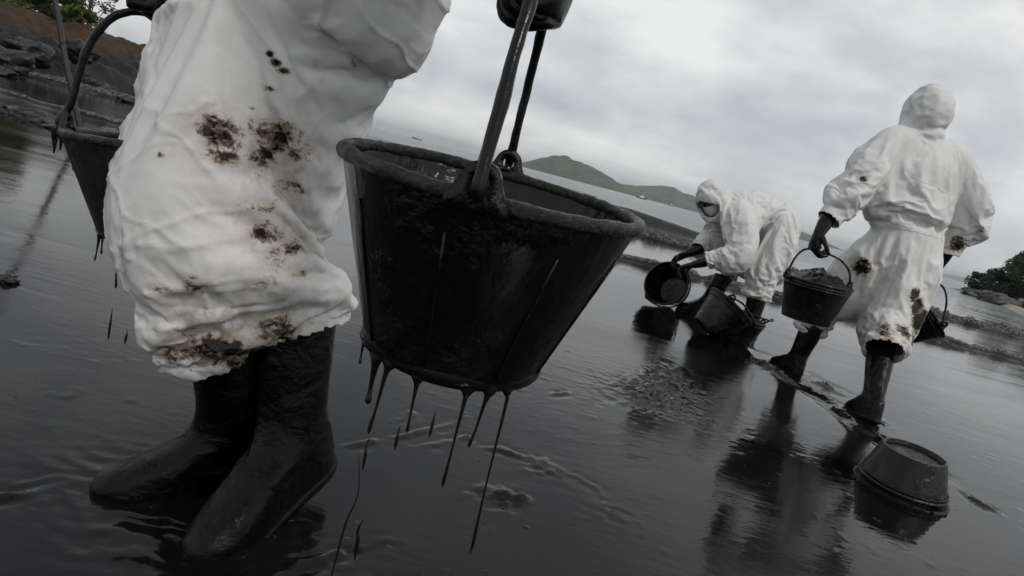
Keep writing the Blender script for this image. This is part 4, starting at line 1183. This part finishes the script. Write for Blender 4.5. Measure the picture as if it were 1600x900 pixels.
def person_body(chains, head, hx, hf, hu, parent, mask=False):
    """one continuous body with a head and face, mostly inside the coverall"""
    bm = bmesh.new()
    for pts, rads, side in chains:
        if side is None and len(pts) == 5: pts, rads = pts[:3], rads[:3]
        if side is None and len(pts) == 4: pts = list(pts[:3]) + [pts[2] * .5 + pts[3] * .5]
        tube(bm, pts, [tuple(q * .56 for q in ((r, r) if isinstance(r, (int, float)) else r)) for r in rads], 14, side)
    K = .86
    def hp(a, b, c): return head + (hx * a + hf * b + hu * c) * K
    ax = (hx * K, hf * K, hu * K)
    ball(bm, hp(0, -.008, .018), (.078, .094, .098), ax, 20, 14)           # skull
    ball(bm, hp(0, .030, -.050), (.058, .058, .062), ax, 16, 10)           # jaw and cheeks
    ball(bm, hp(0, .072, -.085), (.022, .016, .016), ax, 10, 8)            # chin
    tube(bm, [hp(0, .080, .020), hp(0, .100, -.012), hp(0, .108, -.030), hp(0, .088, -.038)], [.008, .010, .014, .010], 10, n=12)
    tube(bm, [hp(-.045, .072, .030), hp(0, .090, .034), hp(.045, .072, .030)], [.009, .009, .009], 8, n=9)       # brow
    tube(bm, [hp(-.022, .082, -.060), hp(0, .091, -.060), hp(.022, .082, -.060)], [.005, .008, .005], 8, n=9)   # lips
    for s in (-1, 1):
        ball(bm, hp(s * .080, -.010, -.008), (.010, .020, .030), ax, 10, 8)
    tube(bm, [hp(0, -.02, -.05), hp(0, -.03, -.12)], [.05, .055], 14)
    me = remesh(bm, .0085, 3, 'body', .4)
    o = link('body', me, MAT['skin'], parent)
    for s in (-1, 1):
        bm = bmesh.new(); ball(bm, hp(s * .031, .076, .012), (.013, .010, .009), ax, 12, 8)
        obj('eye', bm, MAT['eye'], parent)
    if mask:
        bm = bmesh.new()
        rows = []
        for i, v in enumerate(np.linspace(-.105, -.012, 9)):
            row = []
            for k, u in enumerate(np.linspace(-1.35, 1.35, 17)):
                t = (i / 8 - .45)
                rr = .100 + .016 * math.exp(-(u / .5) ** 2) - .06 * max(0, -t) ** 1.3 + .002 * math.sin(i * 2.4)
                row.append(bm.verts.new(hp(math.sin(u) * (rr - .020), .012 + math.cos(u) * (rr), v)))
            rows.append(row)
        for a, b in zip(rows, rows[1:]):
            for k in range(16): bm.faces.new((a[k], a[k + 1], b[k + 1], b[k]))
        mo = obj('face_mask', bm, MAT['mask'], parent)
        sm = mo.modifiers.new('t', 'SOLIDIFY'); sm.thickness = .002
    return o
def ankle_boot(p, toe_dir, kn, pitch=0, parent=None, top=.34, size=1.0, follow=1.0, roll=0, label=None):
    """boot whose shaft leans towards the knee"""
    h = math.atan2(toe_dir[1], toe_dir[0])
    d = (Vector(kn) - Vector(p)); loc = Matrix.Rotation(-h, 3, 'Z') @ d
    slope = (loc.x / max(loc.z - .10, .1) , loc.y / max(loc.z - .10, .1))
    px_ = slope[0] - math.tan(pitch) if True else 0
    return boot(p, h, pitch, roll, (px_ * follow, slope[1] * follow), top, size, parent, label)

# ---- walker
pw = tag(empty('person', (1.80, 3.36, 0)), 'person in stained white hooded coverall walking away carrying two black buckets', 'person', 'clean-up workers in white coveralls')
person_body(wk_chains, wk['head'], V(-1, 0, 0), V(0, 1, 0), V(0, 0, 1), pw)
finish_suit(suit_w, pw,
            [((1.93, 3.18, .62), (.035, .12, .05), 1.1), ((1.97, 3.20, .57), (.05, .14, .06), 1.1), ((2.01, 3.20, .50), (.06, .14, .09), .95), ((1.68, 3.28, .68), (.09, .12, .07), .85), ((1.86, 3.12, .36), (.12, .12, .07), .55), ((1.68, 3.56, .30), (.12, .12, .05), .55),
             ((1.90, 3.14, .43), (.09, .12, .06), .8), ((1.80, 3.10, .42), (.05, .1, .07), .7), ((1.66, 3.5, .36), (.08, .1, .05), .7), ((1.48, 3.16, 1.10), .04, .85), ((2.16, 3.38, .92), (.07, .09, .07), .75), ((1.98, 3.18, .40), (.06, .1, .06), .8), ((2.2, 3.32, 1.0), .03, .7)],
            [((1.83, 3.09, .34), .16, .75), ((1.70, 3.58, .28), .15, .8), ((1.75, 3.35, .62), .12, .35)], 0, fold_walk)
def seam(o, pts, parent, r=.0016):
    me_ = o.data; bv = BVHTree.FromPolygons([v.co for v in me_.vertices], [p.vertices for p in me_.polygons])
    out = []
    for p, d in pts:
        h = bv.ray_cast(Vector(p), Vector(d))
        if h[0] is not None: out.append(h[0])
    if len(out) > 3:
        bm = bmesh.new(); tube(bm, out, [r] * len(out), 6, n=len(out) * 2)
        obj('seam', bm, MAT['suit'], parent)
seam(suit_w, [((1.70 + .008 * k, 2.6, 1.165 + .004 * math.sin(k * .4) - .001 * k), (0, 1, 0)) for k in range(34)], pw)
seam(suit_w, [((1.72 + .008 * k, 2.6, .917 + .003 * math.sin(k * 1.3)), (0, 1, 0)) for k in range(40)], pw, .002)
# toes point away from the camera
ankle_boot(V(1.675, 3.60, -.02), (-.18, 1, 0), wk_kn[0] + V(0, .0, 0), 0, pw, .42, .92)
ankle_boot(V(1.80, 2.97, -.02), (.05, 1, 0), wk_kn[1], R(10), pw, .44, .92)
glove(V(1.385, 3.19, .805), V(-.05, .02, -1), V(1, .15, .05), .62, pw, 1, 1.0, wk_wr[0] + V(.02, .02, .05), .10, .2)
glove(V(2.165, 3.475, .80), V(0, .08, -1), V(-1, .1, 0), .75, pw, -1, 1.0, wk_wr[1] + V(0, -.01, .05))
# ---- bending worker
pb = tag(empty('person', (1.58, 4.62, 0)), 'person in white hooded coverall bending over a tipped bucket', 'person', 'clean-up workers in white coveralls')
person_body(bd_chains, bd_head, bd_x, bd_face, bd_up, pb, True)
finish_suit(suit_b, pb, [((1.50, 4.74, .36), (.10, .12, .05), .75), ((1.30, 4.36, .46), .06, .6), ((1.66, 4.38, .28), (.10, .1, .04), .6), ((1.32, 4.38, .60), .03, .7)], [((1.50, 4.78, .34), .12, .8), ((1.66, 4.42, .27), .1, .4)], 0, fold_bend)
ankle_boot(V(1.668, 4.43, 0), (-.9, -.35, 0), bd_kn[0], 0, pb)
ankle_boot(V(1.455, 4.80, 0), (-.95, -.2, 0), bd_kn[1], 0, pb)
glove(V(1.185, 4.45, .39), V(-.75, .45, -.45), V(-.3, .2, -.9), .45, pb, -1, 1.0, bd_wr[0] + V(.06, -.02, .035), .05, .3)
glove(V(1.185, 4.74, .43), V(-.7, .1, -.6), V(-.3, -.3, -.9), .45, pb, 1, 1.0, bd_wr[1] + V(.04, .02, .035), .05, .3)
# ---- nearest worker
pf = tag(empty('person', (-.42, 1.14, 0)), 'person in oil-smeared white coverall walking past with a bucket in each hand', 'person', 'clean-up workers in white coveralls')
person_body(fr_chains, fr_head, fr_x, fr_f, V(0, 0, 1), pf)
finish_suit(suit_f, pf, FR_STAINS, FR_GRIME, 0, fold_front)
finish_suit(suit_t, pf, [], [], 1)
ankle_boot(V(-.315, 1.16, -.022), (-.36, -.92, 0), fr_kn[0] + V(.07, .01, 0), R(20), pf, .31, 1.10)
ankle_boot(V(-.440, 1.15, -.026), (-.80, -.50, 0), fr_kn[1] + V(.07, .05, 0), R(4), pf, .34, 1.06)
glove(V(-.035, .745, 1.0), V(0, .05, -1), V(-1, 0, .1), .95, pf, 1, 1.05, fr_wr[0] + V(-.01, .01, .06))
glove(V(-.735, 1.14, .93), V(0, 0, -1), V(1, 0, 0), .95, pf, -1, 1.05, fr_wr[1] + V(0, .0, .06))
# ------------------------------------------------------------------ buckets in place
def hang_bail(base, axis, spin, r1, h, grip, n=5, wide=.86):
    """bail points from one lug up to the grip and down to the other"""
    M = bucket_matrix(base, axis, spin)
    a = M @ V(-r1 - .004, 0, h); b = M @ V(r1 + .004, 0, h); g = Vector(grip)
    out = []
    for p in (a, b):
        hor = p - g
        L = []
        for t in np.linspace(.12, 1, n):
            ang = t * math.pi / 2
            # superellipse quarter: steep at the lug, flat at the grip
            x = math.cos(ang) ** .72; z = math.sin(ang) ** .9
            L.append(g + Vector((hor.x * x, hor.y * x, hor.z * (1 - z))))
        out.append(L)
    return out[0] + list(reversed(out[1]))[1:]
# nearest bucket
base = V(-.050, .715, .520); ax = n3(V(.015, -.06, 1)); sp_ = R(90)
dr = [(R(a), L, w) for a, L, w in ((187 - 90, .045, .8), (226 - 90, .06, 1.5), (238 - 90, .085, .95), (259 - 90, .065, .8), (289 - 90, .115, .85), (303 - 90, .07, .85), (317 - 90, .20, .75), (60, .03, .8), (20, .02, .7), (340, .03, .7), (300, .02, .7))]
bl = hang_bail(base, ax, sp_, .168, .2, V(-.040, .725, .945), wide=.9)
bucket(base, ax, sp_, .165, .102, .197, 'big near bucket held at the front, black with long oil drips underneath', 'black clean-up buckets', 'bucket', bl, .045, 0, dr, (), 96, .0056, .85, 9, bands=(), rim_q=.0068, rim_mat='sludge_rim')
# bucket in the far hand of the same worker
base = V(-.640, 1.150, .455); ax = n3(V(-.10, .0, 1)); sp_ = R(12)
dr = [(R(a), L, w) for a, L, w in ((180, .05, .9), (215, .05, .8), (245, .085, .9), (275, .06, .9), (300, .05, .8), (150, .04, .8))]
bl = hang_bail(base, ax, sp_, .168, .165, V(-.715, 1.140, .83))
bucket(base, ax, sp_, .168, .110, .165, 'black bucket half hidden behind the nearest leg, dripping oil', 'black clean-up buckets', 'bucket_old', bl, .13, 0, dr, [(R(a), L, 1) for a, L in ((170, .02), (185, .03), (196, .035), (205, .02))], 80, .0062, .95, bands=(), rim_q=.0068, rim_mat='sludge_rim')
# walker: near-side bucket with a heap of oily sludge
base = V(1.49, 3.25, .355); ax = n3(V(-.03, 0, 1)); sp_ = R(6)
bl = hang_bail(base, ax, sp_, .163, .205, V(1.385, 3.19, .708))
bucket(base, ax, sp_, .163, .118, .205, 'black bucket heaped with oily sludge in the walking person\'s left hand', 'black clean-up buckets', 'bucket', bl, .19, .07, (), (), 64, .005)
# walker: far-side bucket, swung out and tilted
base = V(2.11, 3.60, .39); ax = n3(V(.66, -.22, .72)); sp_ = R(95)
bl = hang_bail(base, ax, sp_, .163, .205, V(2.165, 3.49, .705))
bucket(base, ax, sp_, .163, .112, .205, 'tilted black bucket behind the walking person\'s right leg', 'black clean-up buckets', 'bucket', bl, None, 0, (), (), 64, .005)
# tipped bucket emptied by the bending worker, mouth towards the viewer
ax = n3(V(-.55, -.72, .30)); base = V(1.22, 4.90, .115)
M = bucket_matrix(base, ax, R(20))
bl = [M @ V(.17 * math.cos(t), -.17 * math.sin(t) - .02, .235 - .05 * math.sin(t)) for t in np.linspace(math.pi * .9, math.pi * .1, 7)]
bucket(base, ax, R(20), .168, .112, .21, 'black bucket tipped on its side under the bending person\'s hands', 'black clean-up buckets', 'bucket', bl, None)
# two buckets standing in the oil in front of the bending worker
ax = n3(V(.52, .12, .84)); base = V(1.27, 4.02, .045)
M = bucket_matrix(base, ax, R(60))
bl = [M @ V(.172 * math.cos(t), -.172 * math.sin(t) - .01, .245 - .02 * math.sin(t)) for t in np.linspace(math.pi * .9, math.pi * .1, 7)]
bucket(base, ax, R(60), .165, .112, .21, 'leaning black bucket standing in the oil before the bending person', 'black clean-up buckets', 'bucket', bl, None)
ax = n3(V(.10, .05, 1)); base = V(1.50, 4.16, -.01)
M = bucket_matrix(base, ax, R(15))
bl = [M @ V(.172 * math.cos(t), -.172 * math.sin(t) - .01, .225 - .01 * math.sin(t)) for t in np.linspace(math.pi * .9, math.pi * .1, 7)]
bucket(base, ax, R(15), .150, .105, .17, 'upright black bucket tucked behind the leaning bucket', 'black clean-up buckets', 'bucket', bl, .10)
# upside-down bucket, oil pooled in its recessed base
base = V(1.480, 2.125, .145); ax = n3(V(.03, .03, -1))
ro, M = bucket(base, ax, R(160), .148, .100, .150, 'upside-down black bucket standing alone on the wet oil', 'black clean-up buckets', 'bucket', None, None, foot=.026, bands=(.72, .80))
bm = bmesh.new()
seg = 48
c0 = bm.verts.new(M @ V(0, 0, .017)); prev = None
rows = [[bm.verts.new(M @ V(r * math.cos(2 * math.pi * k / seg), r * math.sin(2 * math.pi * k / seg), .017)) for k in range(seg)] for r in (.05, .0895)]
for k in range(seg):
    bm.faces.new((c0, rows[0][k], rows[0][(k + 1) % seg])); bm.faces.new((rows[0][k], rows[1][k], rows[1][(k + 1) % seg], rows[0][(k + 1) % seg]))
obj('oil_pool', bm, MAT['still'], ro)
# ------------------------------------------------------------------ drops of oil in mid-fall under the dripping buckets
DROPS = [((-.045, .64, .455), .016, .0016, 'oil drop falling closest under the big near bucket'), ((-.078, .64, .430), .014, .0018, 'second oil drop falling under the big near bucket'),
         ((-.105, .63, .408), .020, .0016, 'third oil drop falling under the big near bucket'), ((-.112, .62, .33), .085, .0011, 'long thread of falling oil below the big near bucket'), ((-.09, .62, .315), .026, .0022, 'slanting oil drop beside the long falling thread'),
         ((-.66, 1.05, .30), .030, .0020, 'thread of oil falling from the half-hidden bucket'), ((-.63, 1.05, .285), .014, .0020, 'oil drop falling beside the thread from the half-hidden bucket'), ((-.83, 1.15, .545), .018, .0028, 'oil drop falling from the rim of the half-hidden bucket')]
rd = random.Random(9)
for c, L, r, lb in DROPS:
    c = Vector(c); bm = bmesh.new(); bend = rd.uniform(-.15, .15) * L
    tube(bm, [c + V(0, 0, L), c + V(bend, 0, L * .45), c + V(bend * .4, 0, 0), c + V(bend * .2, 0, -L * .6), c + V(0, 0, -L)], [.0004, r * .6, r, r * .9, .0004], 8)
    tag(obj('oil_drop', bm, MAT['oil']), lb, 'oil drop', 'drops of oil in mid-fall')

# clots and crumbs of oil scattered on the film
r = np.random.default_rng(5)
base_v = np.array([(1, 0, 0), (.5, .87, 0), (-.5, .87, 0), (-1, 0, 0), (-.5, -.87, 0), (.5, -.87, 0), (.45, .2, .7), (-.3, .45, .7), (-.2, -.5, .7)])
base_f = [(0, 1, 6), (1, 7, 6), (1, 2, 7), (2, 3, 7), (3, 8, 7), (3, 4, 8), (4, 5, 8), (5, 6, 8), (5, 0, 6), (6, 7, 8)]
vs, fs = [], []
hot = [(.06, 1.10, .12), (.30, 1.28, .14), (.50, 1.05, .15), (.72, 2.1, .16), (-.2, 1.4, .25), (-.75, 1.5, .3), (.3, 1.7, .5), (1.0, 1.8, .6), (1.55, 3.3, .3), (-.35, .9, .3), (-.9, 1.2, .3), (.1, .9, .35)]
for k in range(420):
    if r.random() < .75:
        q = hot[r.integers(len(hot))]; x, y = q[0] + r.normal() * q[2], q[1] + r.normal() * q[2]
    else:
        x, y = r.uniform(-2.2, 2.8), r.uniform(.8, 4.5)
    if y < .75: continue
    s_ = .0012 + .0035 * r.random() ** 4; an = r.uniform(0, 6.28); el = r.uniform(1, 2.0)
    v_ = base_v * (s_ * el, s_, s_ * .45) * r.uniform(.75, 1.25, (9, 1))
    c_, n_ = math.cos(an), math.sin(an)
    n0 = len(vs)
    vs += [(x + c_ * a[0] - n_ * a[1], y + n_ * a[0] + c_ * a[1], a[2] + .0004) for a in v_]
    fs += [tuple(i + n0 for i in t) for t in base_f]
tag(link('oil_clots', pydata('oil_clots', vs, fs), MAT['thick']), 'scattered crumbs of clotted oil on the beach', None, None, 'stuff')
